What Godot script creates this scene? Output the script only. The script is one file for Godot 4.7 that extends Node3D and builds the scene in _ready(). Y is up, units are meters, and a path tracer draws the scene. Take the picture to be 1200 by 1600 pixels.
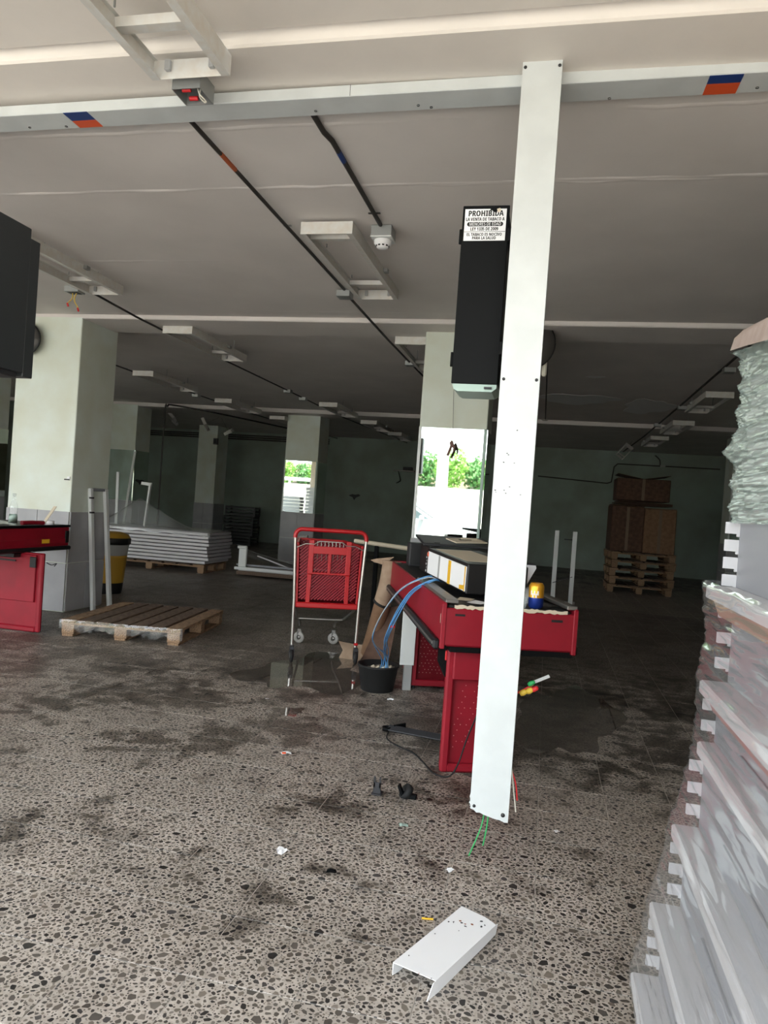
extends Node3D
# Emptied supermarket seen from under its street canopy. Metres, y up, the shop runs along -z.

const EYE := Vector3(0, 1.3, 0)
const FOCAL := 1150.0            # pixels, for a frame of 1200 x 1600
var M := {}
var taken := {}
var rng := RandomNumberGenerator.new()

func _ready() -> void:
	rng.seed = 20240611
	make_camera()
	make_light()
	make_materials()
	make_shell()
	make_columns()
	make_front_trim()
	make_ceiling_services()
	make_checkouts()
	make_cart()
	make_shelf_stack()
	make_left_side()
	make_back_area()
	make_floor_litter()
	make_street()

func make_camera() -> void:
	var vanish := Vector2(855, 805)      # where the shop's depth axis meets the picture
	var roll := 0.070
	var d := Vector3((vanish.x - 600.0) / FOCAL, -(vanish.y - 800.0) / FOCAL, -1.0).normalized()
	var u := Vector3(sin(roll), cos(roll), 0)
	u.z = -(u.x * d.x + u.y * d.y) / d.z
	u = u.normalized()
	var r := d.cross(u)
	var world_to_cam := Basis(r, u, -d)
	var cam := Camera3D.new()
	cam.name = "camera"
	cam.keep_aspect = Camera3D.KEEP_HEIGHT
	cam.fov = rad_to_deg(2.0 * atan(800.0 / FOCAL))
	cam.near = 0.02
	cam.transform = Transform3D(world_to_cam.inverse(), EYE)
	add_child(cam)
	cam.current = true

func make_light() -> void:
	var sky_mat := ProceduralSkyMaterial.new()
	sky_mat.sky_top_color = Color(0.78, 0.83, 0.88)
	sky_mat.sky_horizon_color = Color(0.95, 0.95, 0.94)
	sky_mat.ground_bottom_color = Color(0.45, 0.44, 0.42)
	sky_mat.ground_horizon_color = Color(0.80, 0.80, 0.78)
	sky_mat.sky_energy_multiplier = 2.2
	sky_mat.ground_energy_multiplier = 1.0
	sky_mat.sun_angle_max = 1.0
	var sky := Sky.new()
	sky.sky_material = sky_mat
	var env := Environment.new()
	env.background_mode = Environment.BG_SKY
	env.sky = sky
	env.tonemap_mode = Environment.TONE_MAPPER_LINEAR
	env.tonemap_exposure = 1.6
	env.sdfgi_enabled = true
	env.ssao_enabled = true
	env.ssil_enabled = true
	var we := WorldEnvironment.new()
	we.name = "world_environment"
	we.environment = env
	add_child(we)
	var sun := DirectionalLight3D.new()
	sun.name = "sun"
	sun.light_color = Color(1.0, 0.96, 0.90)
	sun.light_energy = 6.0
	sun.light_angular_distance = 0.6
	sun.shadow_enabled = true
	add_child(sun)
	sun.look_at_from_position(Vector3(2.5, 9.0, -4.0), Vector3.ZERO, Vector3.UP)

# ---------------------------------------------------------------- helpers
func numbered(called: String) -> String:
	if not taken.has(called):
		taken[called] = 0
		return called
	taken[called] += 1
	return "%s_%03d" % [called, taken[called]]

func thing(called: String, label: String, category: String, at := Vector3.ZERO, turn := 0.0, group := "") -> Node3D:
	var o := Node3D.new()
	o.name = numbered(called)
	add_child(o)
	o.position = at
	o.rotation.y = turn
	tag(o, label, category, group)
	return o

func tag(o: Node3D, label: String, category: String, group := "") -> Node3D:
	o.set_meta("label", label)
	o.set_meta("category", category)
	if group != "":
		o.set_meta("group", group)
	return o

func S(smooth := false) -> SurfaceTool:
	var st := SurfaceTool.new()
	st.begin(Mesh.PRIMITIVE_TRIANGLES)
	st.set_smooth_group(0 if smooth else -1)
	return st

func mesh_of(st: SurfaceTool) -> ArrayMesh:
	st.generate_normals()
	return st.commit()

func put(st: SurfaceTool, called: String, m: Material, parent: Node3D = null) -> MeshInstance3D:
	return put_mesh(mesh_of(st), called, m, parent)

func put_mesh(me: Mesh, called: String, m: Material, parent: Node3D = null) -> MeshInstance3D:
	var o := MeshInstance3D.new()
	o.mesh = me
	o.material_override = m
	o.cast_shadow = GeometryInstance3D.SHADOW_CASTING_SETTING_ON
	if parent == null:
		o.name = numbered(called)
		add_child(o)
	else:
		o.name = called
		parent.add_child(o, true)
	return o

func struct(st: SurfaceTool, called: String, m: Material, parent: Node3D = null) -> MeshInstance3D:
	var o := put(st, called, m, parent)
	if parent == null:
		o.set_meta("kind", "structure")
	return o

func copy_of(o: Node3D, label: String, at: Vector3, turn := 0.0) -> Node3D:
	var base: String = o.name
	var cut := base.find("_0")
	if cut > 0:
		base = base.substr(0, cut)
	var c: Node3D = o.duplicate()
	c.name = numbered(base)
	add_child(c)
	c.position = at
	c.rotation = Vector3(0, turn, 0)
	c.set_meta("label", label)
	return c

# a, b, c counter-clockwise seen from outside
func tri(st: SurfaceTool, a: Vector3, b: Vector3, c: Vector3) -> void:
	st.add_vertex(a)
	st.add_vertex(c)
	st.add_vertex(b)

func quad(st: SurfaceTool, a: Vector3, b: Vector3, c: Vector3, d: Vector3) -> void:
	tri(st, a, b, c)
	tri(st, a, c, d)

# chamfered box: centre, size
func box(st: SurfaceTool, c: Vector3, s: Vector3, bev := 0.0, bas := Basis()) -> void:
	var h := s * 0.5
	var b := minf(bev, minf(h.x, minf(h.y, h.z)) * 0.6)
	if b <= 0.0:
		var v := []
		for i in 8:
			v.append(c + bas * Vector3(h.x if i & 1 else -h.x, h.y if i & 2 else -h.y, h.z if i & 4 else -h.z))
		quad(st, v[0], v[2], v[3], v[1])
		quad(st, v[4], v[5], v[7], v[6])
		quad(st, v[0], v[1], v[5], v[4])
		quad(st, v[2], v[6], v[7], v[3])
		quad(st, v[0], v[4], v[6], v[2])
		quad(st, v[1], v[3], v[7], v[5])
		return
	# p[axis][corner]: the corner pulled in along the other two axes
	var p := [[], [], []]
	for ax in 3:
		for i in 8:
			var q := Vector3(h.x if i & 1 else -h.x, h.y if i & 2 else -h.y, h.z if i & 4 else -h.z)
			for k in 3:
				if k != ax:
					q[k] -= signf(q[k]) * b
			p[ax].append(c + bas * q)
	var X: Array = p[0]
	var Y: Array = p[1]
	var Z: Array = p[2]
	quad(st, Z[0], Z[2], Z[3], Z[1])
	quad(st, Z[4], Z[5], Z[7], Z[6])
	quad(st, Y[0], Y[1], Y[5], Y[4])
	quad(st, Y[2], Y[6], Y[7], Y[3])
	quad(st, X[0], X[4], X[6], X[2])
	quad(st, X[1], X[3], X[7], X[5])
	# edges along z
	quad(st, X[0], Y[0], Y[4], X[4]); quad(st, Y[1], X[1], X[5], Y[5])
	quad(st, Y[2], X[2], X[6], Y[6]); quad(st, X[3], Y[3], Y[7], X[7])
	# edges along x
	quad(st, Y[0], Z[0], Z[1], Y[1]); quad(st, Z[4], Y[4], Y[5], Z[5])
	quad(st, Z[2], Y[2], Y[3], Z[3]); quad(st, Y[6], Z[6], Z[7], Y[7])
	# edges along y
	quad(st, Z[0], X[0], X[2], Z[2]); quad(st, X[1], Z[1], Z[3], X[3])
	quad(st, X[4], Z[4], Z[6], X[6]); quad(st, Z[5], X[5], X[7], Z[7])
	for i in 8:
		var flip := (1 if i & 1 else 0) + (1 if i & 2 else 0) + (1 if i & 4 else 0)
		if flip % 2 == 1:
			tri(st, X[i], Y[i], Z[i])
		else:
			tri(st, X[i], Z[i], Y[i])

func slab(called: String, m: Material, parent: Node3D, c: Vector3, s: Vector3, bev := 0.0, bas := Basis()) -> MeshInstance3D:
	var st := S()
	box(st, c, s, bev, bas)
	return put(st, called, m, parent)

# a bar of rectangular section from a to b
func bar(st: SurfaceTool, a: Vector3, b: Vector3, w: float, t: float, up := Vector3.UP, bev := 0.0) -> void:
	var d := b - a
	var z := d.normalized()
	var x := up.cross(z)
	if x.length() < 0.01:
		x = Vector3.RIGHT.cross(z)
	x = x.normalized()
	var y := z.cross(x)
	box(st, (a + b) * 0.5, Vector3(w, t, d.length()), bev, Basis(x, y, z))

func tube(st: SurfaceTool, pts: Array, r: float, sides := 8, r_end := -1.0) -> void:
	var n := pts.size()
	var rings := []
	var x := Vector3.ZERO
	for i in n:
		var t: Vector3
		if i == 0:
			t = pts[1] - pts[0]
		elif i == n - 1:
			t = pts[n - 1] - pts[n - 2]
		else:
			t = (pts[i + 1] - pts[i]).normalized() + (pts[i] - pts[i - 1]).normalized()
		t = t.normalized()
		if x == Vector3.ZERO:
			x = t.cross(Vector3.UP if absf(t.y) < 0.9 else Vector3.RIGHT).normalized()
		else:
			x = (x - t * x.dot(t)).normalized()
		var y := t.cross(x)
		var rad := r if r_end < 0.0 else lerpf(r, r_end, float(i) / (n - 1))
		var ring := []
		for k in sides:
			var a := TAU * k / sides
			ring.append(pts[i] + (x * cos(a) + y * sin(a)) * rad)
		rings.append(ring)
	st.set_smooth_group(0)
	for i in n - 1:
		for k in sides:
			var k2 := (k + 1) % sides
			quad(st, rings[i][k], rings[i][k2], rings[i + 1][k2], rings[i + 1][k])
	st.set_smooth_group(-1)
	for k in range(1, sides - 1):
		tri(st, rings[0][0], rings[0][k + 1], rings[0][k])
		tri(st, rings[n - 1][0], rings[n - 1][k], rings[n - 1][k + 1])

func smooth_path(ctrl: Array, per := 6) -> Array:
	var out := []
	var n := ctrl.size()
	for i in n - 1:
		var p0: Vector3 = ctrl[maxi(i - 1, 0)]
		var p1: Vector3 = ctrl[i]
		var p2: Vector3 = ctrl[i + 1]
		var p3: Vector3 = ctrl[mini(i + 2, n - 1)]
		for k in per:
			out.append(p1.cubic_interpolate(p2, p0, p3, float(k) / per))
	out.append(ctrl[n - 1])
	return out

# profile: [radius, height] pairs from bottom to top, turned about an axis through at
func lathe(st: SurfaceTool, profile: Array, at := Vector3.ZERO, sides := 24, bas := Basis(), smooth := true) -> void:
	st.set_smooth_group(0 if smooth else -1)
	for i in profile.size() - 1:
		var r0: float = profile[i][0]
		var y0: float = profile[i][1]
		var r1: float = profile[i + 1][0]
		var y1: float = profile[i + 1][1]
		for k in sides:
			var a := TAU * k / sides
			var b := TAU * (k + 1) / sides
			var p := at + bas * Vector3(cos(a) * r0, y0, -sin(a) * r0)
			var q := at + bas * Vector3(cos(b) * r0, y0, -sin(b) * r0)
			var s := at + bas * Vector3(cos(b) * r1, y1, -sin(b) * r1)
			var t := at + bas * Vector3(cos(a) * r1, y1, -sin(a) * r1)
			if r0 > 1e-5:
				tri(st, p, q, s)
			if r1 > 1e-5:
				tri(st, p, s, t)
	st.set_smooth_group(-1)

# polygon in x-y (counter-clockwise) pulled from z0 to z1, placed by xf
func prism(st: SurfaceTool, poly: PackedVector2Array, z0: float, z1: float, xf := Transform3D()) -> void:
	if Geometry2D.is_polygon_clockwise(poly):
		poly.reverse()
	var n := poly.size()
	var idx := Geometry2D.triangulate_polygon(poly)
	for i in range(0, idx.size(), 3):
		var a := poly[idx[i]]
		var b := poly[idx[i + 1]]
		var c := poly[idx[i + 2]]
		if (b - a).cross(c - a) < 0.0:
			var sw := b
			b = c
			c = sw
		tri(st, xf * Vector3(a.x, a.y, z1), xf * Vector3(b.x, b.y, z1), xf * Vector3(c.x, c.y, z1))
		tri(st, xf * Vector3(a.x, a.y, z0), xf * Vector3(c.x, c.y, z0), xf * Vector3(b.x, b.y, z0))
	for i in n:
		var p := poly[i]
		var q := poly[(i + 1) % n]
		quad(st, xf * Vector3(p.x, p.y, z0), xf * Vector3(q.x, q.y, z0), xf * Vector3(q.x, q.y, z1), xf * Vector3(p.x, p.y, z1))

# a sheet through rows of points
func sheet(st: SurfaceTool, rows: Array, smooth := true) -> void:
	st.set_smooth_group(0 if smooth else -1)
	for i in rows.size() - 1:
		for k in rows[i].size() - 1:
			quad(st, rows[i][k], rows[i][k + 1], rows[i + 1][k + 1], rows[i + 1][k])
	st.set_smooth_group(-1)

func text_on(parent: Node3D, words: String, size: float, at: Vector3, m: Material, width := 0.0, bold := true) -> MeshInstance3D:
	var tm := TextMesh.new()
	var f := SystemFont.new()
	f.font_names = PackedStringArray(["Droid Sans"])
	f.font_weight = 800 if bold else 400
	tm.font = f
	tm.text = words
	tm.font_size = 32
	tm.pixel_size = size / 32.0
	tm.depth = 0.0006
	tm.curve_step = 2.0
	var st := SurfaceTool.new()
	for k in ([-1.0, 0.0, 1.0] if bold else [0.0]):   # struck three times for a heavy face
		st.append_from(tm, 0, Transform3D(Basis(), Vector3(k * size * 0.022, absf(k) * size * 0.012, k * 0.00012)))
	var o := put_mesh(st.commit(), "lettering", m, parent)
	o.position = at
	if width > 0.0:
		o.scale.x = width / maxf(tm.get_aabb().size.x, 0.001)
	return o

# ---------------------------------------------------------------- materials
func mat(called: String, c: Color, rough := 0.6, metal := 0.0) -> StandardMaterial3D:
	var m := StandardMaterial3D.new()
	m.resource_name = called
	m.albedo_color = c
	m.roughness = rough
	m.metallic = metal
	M[called] = m
	return m

func noise_tex(seed_: int, freq: float, lo: Color, hi: Color, size := 512, octaves := 5, contrast := 0.0) -> NoiseTexture2D:
	var n := FastNoiseLite.new()
	n.seed = seed_
	n.noise_type = FastNoiseLite.TYPE_SIMPLEX_SMOOTH
	n.frequency = freq
	n.fractal_octaves = octaves
	var g := Gradient.new()
	g.set_color(0, lo)
	g.set_color(1, hi)
	g.set_offset(0, contrast)
	g.set_offset(1, 1.0 - contrast)
	var t := NoiseTexture2D.new()
	t.width = size
	t.height = size
	t.seamless = true
	t.noise = n
	t.color_ramp = g
	return t

# paint with blotches: colour stays with the wall
func blotchy(called: String, c: Color, rough: float, seed_: int, lo: float, metres: float, contrast := 0.15, tint := Color(1, 1, 1)) -> StandardMaterial3D:
	var m := mat(called, c, rough)
	m.albedo_texture = noise_tex(seed_, 0.006, Color(lo * tint.r, lo * tint.g, lo * tint.b), Color.WHITE, 512, 6, contrast)
	m.uv1_triplanar = true
	m.uv1_world_triplanar = true
	m.uv1_scale = Vector3.ONE / metres
	return m

func grainy(called: String, c: Color, rough: float, seed_: int, lo: float, scale_: Vector3, world := false) -> StandardMaterial3D:
	var m := mat(called, c, rough)
	m.albedo_texture = noise_tex(seed_, 0.02, Color(lo, lo * 0.97, lo * 0.94), Color.WHITE, 256, 5, 0.1)
	m.uv1_triplanar = true
	m.uv1_world_triplanar = world
	m.uv1_scale = scale_
	return m

func make_materials() -> void:
	blotchy("ceiling_paint", Color(0.87, 0.845, 0.82), 0.75, 11, 0.955, 3.1)
	blotchy("canopy_paint", Color(0.90, 0.87, 0.83), 0.75, 12, 0.95, 2.7)
	blotchy("column_paint", Color(0.85, 0.885, 0.85), 0.6, 13, 0.955, 1.9, 0.15, Color(1, 0.98, 0.94))
	blotchy("wall_paint", Color(0.58, 0.64, 0.60), 0.7, 14, 0.90, 3.7, 0.2, Color(1, 0.98, 0.95))
	blotchy("wainscot_paint", Color(0.66, 0.66, 0.665), 0.5, 15, 0.93, 1.3)
	blotchy("facade_paint", Color(0.86, 0.80, 0.73), 0.8, 16, 0.9, 2.0)
	mat("white_metal", Color(0.84, 0.85, 0.84), 0.35)
	blotchy("post_white", Color(0.79, 0.805, 0.797), 0.36, 17, 0.965, 0.7, 0.2)
	grainy("fixture_white", Color(0.82, 0.82, 0.80), 0.45, 18, 0.97, Vector3.ONE * 3.0)
	mat("galvanised", Color(0.62, 0.63, 0.62), 0.42, 0.55)
	mat("conduit_dark", Color(0.20, 0.185, 0.17), 0.6)
	mat("conduit_orange", Color(0.66, 0.34, 0.20), 0.6)
	mat("blue_paint", Color(0.13, 0.23, 0.46), 0.5)
	mat("orange_paint", Color(0.83, 0.33, 0.17), 0.5)
	mat("black_metal", Color(0.055, 0.06, 0.063), 0.55).metallic_specular = 0.22
	mat("black_metal_skylit", Color(0.19, 0.205, 0.215), 0.45)  # lighter copy of black_metal: sky reflected on the left cabinet, put into the colour
	mat("black_plastic", Color(0.06, 0.06, 0.065), 0.5)
	mat("dark_rubber", Color(0.05, 0.05, 0.05), 0.75)
	mat("charcoal", Color(0.16, 0.16, 0.17), 0.55)
	mat("screw", Color(0.22, 0.22, 0.22), 0.4, 0.6)
	mat("paper_white", Color(0.90, 0.90, 0.90), 0.7)
	mat("print_black", Color(0.05, 0.05, 0.05), 0.7)
	mat("green_grey_metal", Color(0.60, 0.68, 0.64), 0.45, 0.1)
	blotchy("checkout_red", Color(0.56, 0.07, 0.14), 0.45, 21, 0.92, 0.8).metallic_specular = 0.42
	mat("channel_white", Color(0.90, 0.895, 0.89), 0.4)
	mat("cart_red", Color(0.70, 0.07, 0.095), 0.4)
	mat("steel", Color(0.70, 0.69, 0.66), 0.28, 0.85)
	mat("dull_steel", Color(0.50, 0.49, 0.47), 0.42, 0.7)
	grainy("belt", Color(0.17, 0.165, 0.16), 0.55, 22, 0.6, Vector3.ONE * 5.0)
	mat("wheel_grey", Color(0.55, 0.54, 0.52), 0.55)
	grainy("pallet_wood", Color(0.66, 0.54, 0.42), 0.8, 23, 0.62, Vector3(14, 14, 1.6))
	grainy("pallet_wood_dark", Color(0.47, 0.39, 0.325), 0.8, 24, 0.6, Vector3(14, 14, 1.6))
	grainy("cardboard", Color(0.50, 0.385, 0.29), 0.85, 25, 0.86, Vector3.ONE * 2.0)
	grainy("cardboard_light", Color(0.64, 0.555, 0.47), 0.85, 26, 0.86, Vector3.ONE * 2.0)
	grainy("cardboard_brown", Color(0.36, 0.265, 0.21), 0.85, 27, 0.8, Vector3.ONE * 2.0)
	mat("tape_clear", Color(0.42, 0.34, 0.26), 0.3)
	mat("shelf_white", Color(0.74, 0.735, 0.74), 0.4)
	mat("shelf_grey", Color(0.53, 0.535, 0.555), 0.42)
	mat("shelf_pink", Color(0.64, 0.48, 0.46), 0.5)
	mat("board_tan", Color(0.62, 0.53, 0.46), 0.65)
	mat("yellow_plastic", Color(0.72, 0.56, 0.20), 0.5)
	mat("yellow_tape", Color(0.90, 0.70, 0.16), 0.4)
	mat("grey_plastic", Color(0.63, 0.63, 0.62), 0.5)
	mat("cream_dusty", Color(0.80, 0.75, 0.66), 0.8)
	mat("blue_cable", Color(0.33, 0.56, 0.76), 0.5)
	mat("grey_cable", Color(0.62, 0.65, 0.67), 0.5)
	mat("wire_green", Color(0.16, 0.62, 0.33), 0.5)
	mat("wire_yellow", Color(0.86, 0.72, 0.25), 0.5)
	mat("wire_red", Color(0.80, 0.14, 0.16), 0.5)
	mat("wire_white", Color(0.88, 0.86, 0.80), 0.5)
	mat("brown_cloth", Color(0.44, 0.33, 0.30), 0.9)
	mat("can_gold", Color(0.88, 0.64, 0.18), 0.28, 0.6)
	mat("can_blue", Color(0.12, 0.22, 0.55), 0.28, 0.5)
	mat("dust", Color(0.47, 0.44, 0.40), 0.95)
	mat("rust", Color(0.55, 0.33, 0.20), 0.9)
	var mir := mat("mirror", Color(0.86, 0.90, 0.87), 0.015, 1.0)
	mir.metallic_specular = 0.5
	var convex := mat("convex_dark", Color(0.30, 0.29, 0.28), 0.35, 0.3)
	convex.metallic_specular = 0.4
	var film := mat("stretch_film", Color(0.90, 0.92, 0.92, 0.06), 0.10)
	film.transparency = BaseMaterial3D.TRANSPARENCY_ALPHA
	var film3 := mat("stretch_film_mid", Color(0.86, 0.88, 0.87, 0.17), 0.15)
	film3.transparency = BaseMaterial3D.TRANSPARENCY_ALPHA
	var film2 := mat("stretch_film_thick", Color(0.70, 0.76, 0.73, 0.48), 0.18)
	film2.transparency = BaseMaterial3D.TRANSPARENCY_ALPHA
	var glass := mat("bottle_glass", Color(0.86, 0.93, 0.92, 0.12), 0.05)
	glass.transparency = BaseMaterial3D.TRANSPARENCY_ALPHA
	var water := mat("puddle_water", Color(0.55, 0.52, 0.48, 0.10), 0.02)
	water.transparency = BaseMaterial3D.TRANSPARENCY_ALPHA
	mat("grout", Color(0.62, 0.595, 0.56), 0.8)
	make_terrazzo()

# terrazzo: stone chips in a pale cement, 1.2 m of floor in 2048 pixels; wraps round
func make_terrazzo() -> void:
	var n := 2048
	var mask := n - 1
	var px := PackedByteArray()
	px.resize(n * n * 3)
	var taken_px := PackedByteArray()
	taken_px.resize(n * n)
	var cement := [Color8(186, 176, 163), Color8(178, 168, 155), Color8(192, 183, 171)]
	var g := FastNoiseLite.new()
	g.frequency = 0.02
	g.fractal_octaves = 4
	var grain := g.get_seamless_image(n, n).get_data()
	for i in n * n:
		var v := (grain[i] - 128) / 6
		px[i * 3] = 178 + v
		px[i * 3 + 1] = 168 + v
		px[i * 3 + 2] = 157 + v
	var r := RandomNumberGenerator.new()
	r.seed = 77
	var tones := [Color8(62, 58, 54), Color8(82, 77, 71), Color8(100, 93, 86), Color8(118, 110, 101), Color8(44, 41, 39), Color8(92, 84, 76), Color8(72, 68, 66), Color8(112, 103, 93), Color8(98, 90, 82)]
	for cls in [[25.0, 420], [18.5, 2200], [13.5, 5600], [9.5, 11000], [6.5, 15000], [4.0, 12000]]:
		for k in cls[1]:
			var cx := r.randi() & mask
			var cy := r.randi() & mask
			var rad: float = cls[0] * r.randf_range(0.7, 1.2)
			var free := true
			var reach := int(rad * 1.02) + 2
			for q in 8:
				var a := q * TAU / 8.0
				if taken_px[((cy + int(sin(a) * reach)) & mask) * n + ((cx + int(cos(a) * reach)) & mask)] or taken_px[((cy + int(sin(a) * reach * 0.5)) & mask) * n + ((cx + int(cos(a) * reach * 0.5)) & mask)]:
					free = false
					break
			if not free or taken_px[cy * n + cx]:
				continue
			var turn := r.randf() * TAU
			var squash := r.randf_range(0.5, 0.95)
			var sides := r.randi_range(5, 7)
			var nx := PackedFloat32Array()
			var ny := PackedFloat32Array()
			var nd := PackedFloat32Array()
			for s in sides:
				var a := TAU * (s + r.randf_range(-0.3, 0.3)) / sides
				nx.append(cos(a))
				ny.append(sin(a))
				nd.append(rad * r.randf_range(0.68, 1.0))
			var ct := cos(turn)
			var sn := sin(turn)
			var c: Color = tones[r.randi() % tones.size()]
			var f := r.randf_range(0.85, 1.15)
			var cr := int(minf(c.r8 * f, 255))
			var cg := int(minf(c.g8 * f, 255))
			var cb := int(minf(c.b8 * f, 255))
			var lim := int(rad) + 1
			for dy in range(-lim, lim + 1):
				for dx in range(-lim, lim + 1):
					var u := dx * ct + dy * sn
					var w := (dy * ct - dx * sn) / squash
					var inside := true
					for s in sides:
						if u * nx[s] + w * ny[s] > nd[s]:
							inside = false
							break
					if inside:
						var at := ((cy + dy) & mask) * n + ((cx + dx) & mask)
						taken_px[at] = 1
						at *= 3
						px[at] = cr
						px[at + 1] = cg
						px[at + 2] = cb
	var im := Image.create_from_data(n, n, false, Image.FORMAT_RGB8, px)
	var m := StandardMaterial3D.new()
	m.resource_name = "terrazzo"
	m.albedo_texture = ImageTexture.create_from_image(im)
	m.vertex_color_use_as_albedo = true
	m.roughness = 0.50
	m.metallic_specular = 0.5
	m.detail_enabled = true
	m.detail_blend_mode = BaseMaterial3D.BLEND_MODE_MUL
	m.detail_uv_layer = BaseMaterial3D.DETAIL_UV_2
	m.detail_albedo = make_grime_falloff()
	M["terrazzo"] = m

# trodden grime and spills on the floor, plus light falloff deeper in as colour, 12 m x 12 m, x -8..4, z -11..1
func make_grime_falloff() -> ImageTexture:
	var n := 1024
	var a := FastNoiseLite.new()
	a.seed = 5
	a.frequency = 0.016
	a.fractal_octaves = 6
	a.domain_warp_enabled = true
	a.domain_warp_amplitude = 40.0
	var b := FastNoiseLite.new()
	b.seed = 9
	b.frequency = 0.07
	b.fractal_octaves = 4
	var px := PackedByteArray()
	px.resize(n * n * 3)
	# spills seen in the photograph: x, z, radius across, radius along, strength
	var spills := [[-0.10, -2.62, 0.30, 0.10, 0.55], [-0.55, -3.22, 0.22, 0.05, 0.5], [-0.30, -3.1, 0.22, 0.06, 0.35], [-0.62, -2.47, 0.12, 0.05, 0.5], [-0.42, -2.44, 0.18, 0.03, 0.35],
		[-0.70, -3.72, 0.07, 0.07, 0.3], [0.75, -4.6, 0.5, 1.0, 0.4], [1.0, -5.9, 1.6, 0.6, 0.55], [0.62, -3.45, 0.08, 0.08, 0.4], [-1.9, -4.7, 1.0, 0.30, 0.35], [-1.2, -3.1, 0.35, 0.12, 0.25], [-1.45, -2.5, 0.25, 0.16, 0.3], [-0.95, -3.0, 0.12, 0.4, 0.25], [-0.5, -5.6, 0.8, 0.5, 0.3], [-2.6, -3.9, 0.3, 0.3, 0.25]]
	for y in n:
		var z := 1.0 - 12.0 * (y + 0.5) / n
		for x in n:
			var wx := -8.0 + 12.0 * (x + 0.5) / n
			var v := a.get_noise_2d(x, y)
			var w := b.get_noise_2d(x, y)
			var d := clampf((v + 0.20 + w * 0.5) * 0.9, 0.0, 1.0) * 0.15
			var inside := clampf((-3.9 - z + v * 3.5 + w * 2.6) * 1.1, 0.0, 1.0)  # floor darker deeper in: dirt and light falloff in one tone
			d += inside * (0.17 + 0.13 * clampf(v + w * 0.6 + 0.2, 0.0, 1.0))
			for s in spills:
				var e: float = 1.0 - pow((wx - s[0]) / s[2], 2.0) - pow((z - s[1]) / s[3], 2.0)
				if e > -1.5:
					d += 0.36 * s[4] * clampf((e + w * 3.0 + v * 1.5) * 0.7, 0.0, 1.0)
			d = clampf(d, 0.0, 0.80)
			var at := (y * n + x) * 3
			px[at] = int(255.0 * (1.0 - d))
			px[at + 1] = int(255.0 * (1.0 - d * 1.03))
			px[at + 2] = int(255.0 * (1.0 - d * 1.07))
	return ImageTexture.create_from_image(Image.create_from_data(n, n, false, Image.FORMAT_RGB8, px))

# ---------------------------------------------------------------- the shop's shell
const TILE := 0.30
const X0 := -11.4
const X1 := 5.4
const ZB := -19.2

func tile_at(st: SurfaceTool, cx: float, cz: float, r: RandomNumberGenerator) -> void:
	var h := TILE * 0.5 - 0.0011
	var b := 0.0012
	var du := r.randf()
	var dv := r.randf()
	var turn := r.randi() % 4
	var tone := r.randf_range(0.83, 0.95)
	st.set_color(Color(tone, tone * 0.995, tone * 0.985))
	var top := []
	var low := []
	for c in [[-1, 1], [1, 1], [1, -1], [-1, -1]]:
		top.append(Vector3(c[0] * (h - b), 0, c[1] * (h - b)))
		low.append(Vector3(c[0] * h, -0.002, c[1] * h))
	var faces := [[top[0], top[1], top[2], top[3]]]
	for i in 4:
		var k := (i + 1) % 4
		faces.append([low[i], low[k], top[k], top[i]])
	for f in faces:
		for i in [0, 2, 1, 0, 3, 2]:
			var p: Vector3 = f[i]
			var q := Vector2(p.x, p.z).rotated(turn * PI / 2.0) / 1.2 + Vector2(du, dv)
			st.set_uv(q)
			st.set_uv2(Vector2((cx + p.x + 8.0) / 12.0, (1.0 - (cz + p.z)) / 12.0))
			st.add_vertex(p + Vector3(cx, 0, cz))

func make_floor() -> void:
	var st := S()
	box(st, Vector3((X0 + X1) * 0.5, -0.101, -9.0), Vector3(X1 - X0, 0.199, 20.6))
	var fl := struct(st, "floor", M.grout)
	var cam: Camera3D = get_node("camera")
	var inv := cam.transform.affine_inverse()
	var r := RandomNumberGenerator.new()
	r.seed = 4
	var spots := []
	for i in range(-38, 18):
		for k in range(-4, 65):
			var c := Vector3(0.051 + (i + 0.5) * TILE, 0, -0.02 - (k + 0.5) * TILE)
			if c.x < X0 or c.x > X1 or c.z < ZB:
				continue
			var v := inv * c
			var seen := v.z < -0.3 and absf(v.x / -v.z) * FOCAL < 640 and absf(v.y / -v.z) * FOCAL < 850
			spots.append([c.length() + (0.0 if seen else 1000.0), c])
	spots.sort_custom(func(p, q): return p[0] < q[0])
	var rest := S()
	for i in spots.size():
		var c: Vector3 = spots[i][1]
		if i < 300:
			var t := S()
			tile_at(t, 0, 0, r)
			# texture of grime and falloff follows the world: rebuild at its place
			t = S()
			tile_at(t, c.x, c.z, r)
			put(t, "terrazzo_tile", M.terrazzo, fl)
		else:
			tile_at(rest, c.x, c.z, r)
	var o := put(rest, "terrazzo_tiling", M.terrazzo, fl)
	o.set_meta("kind", "stuff")

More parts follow.
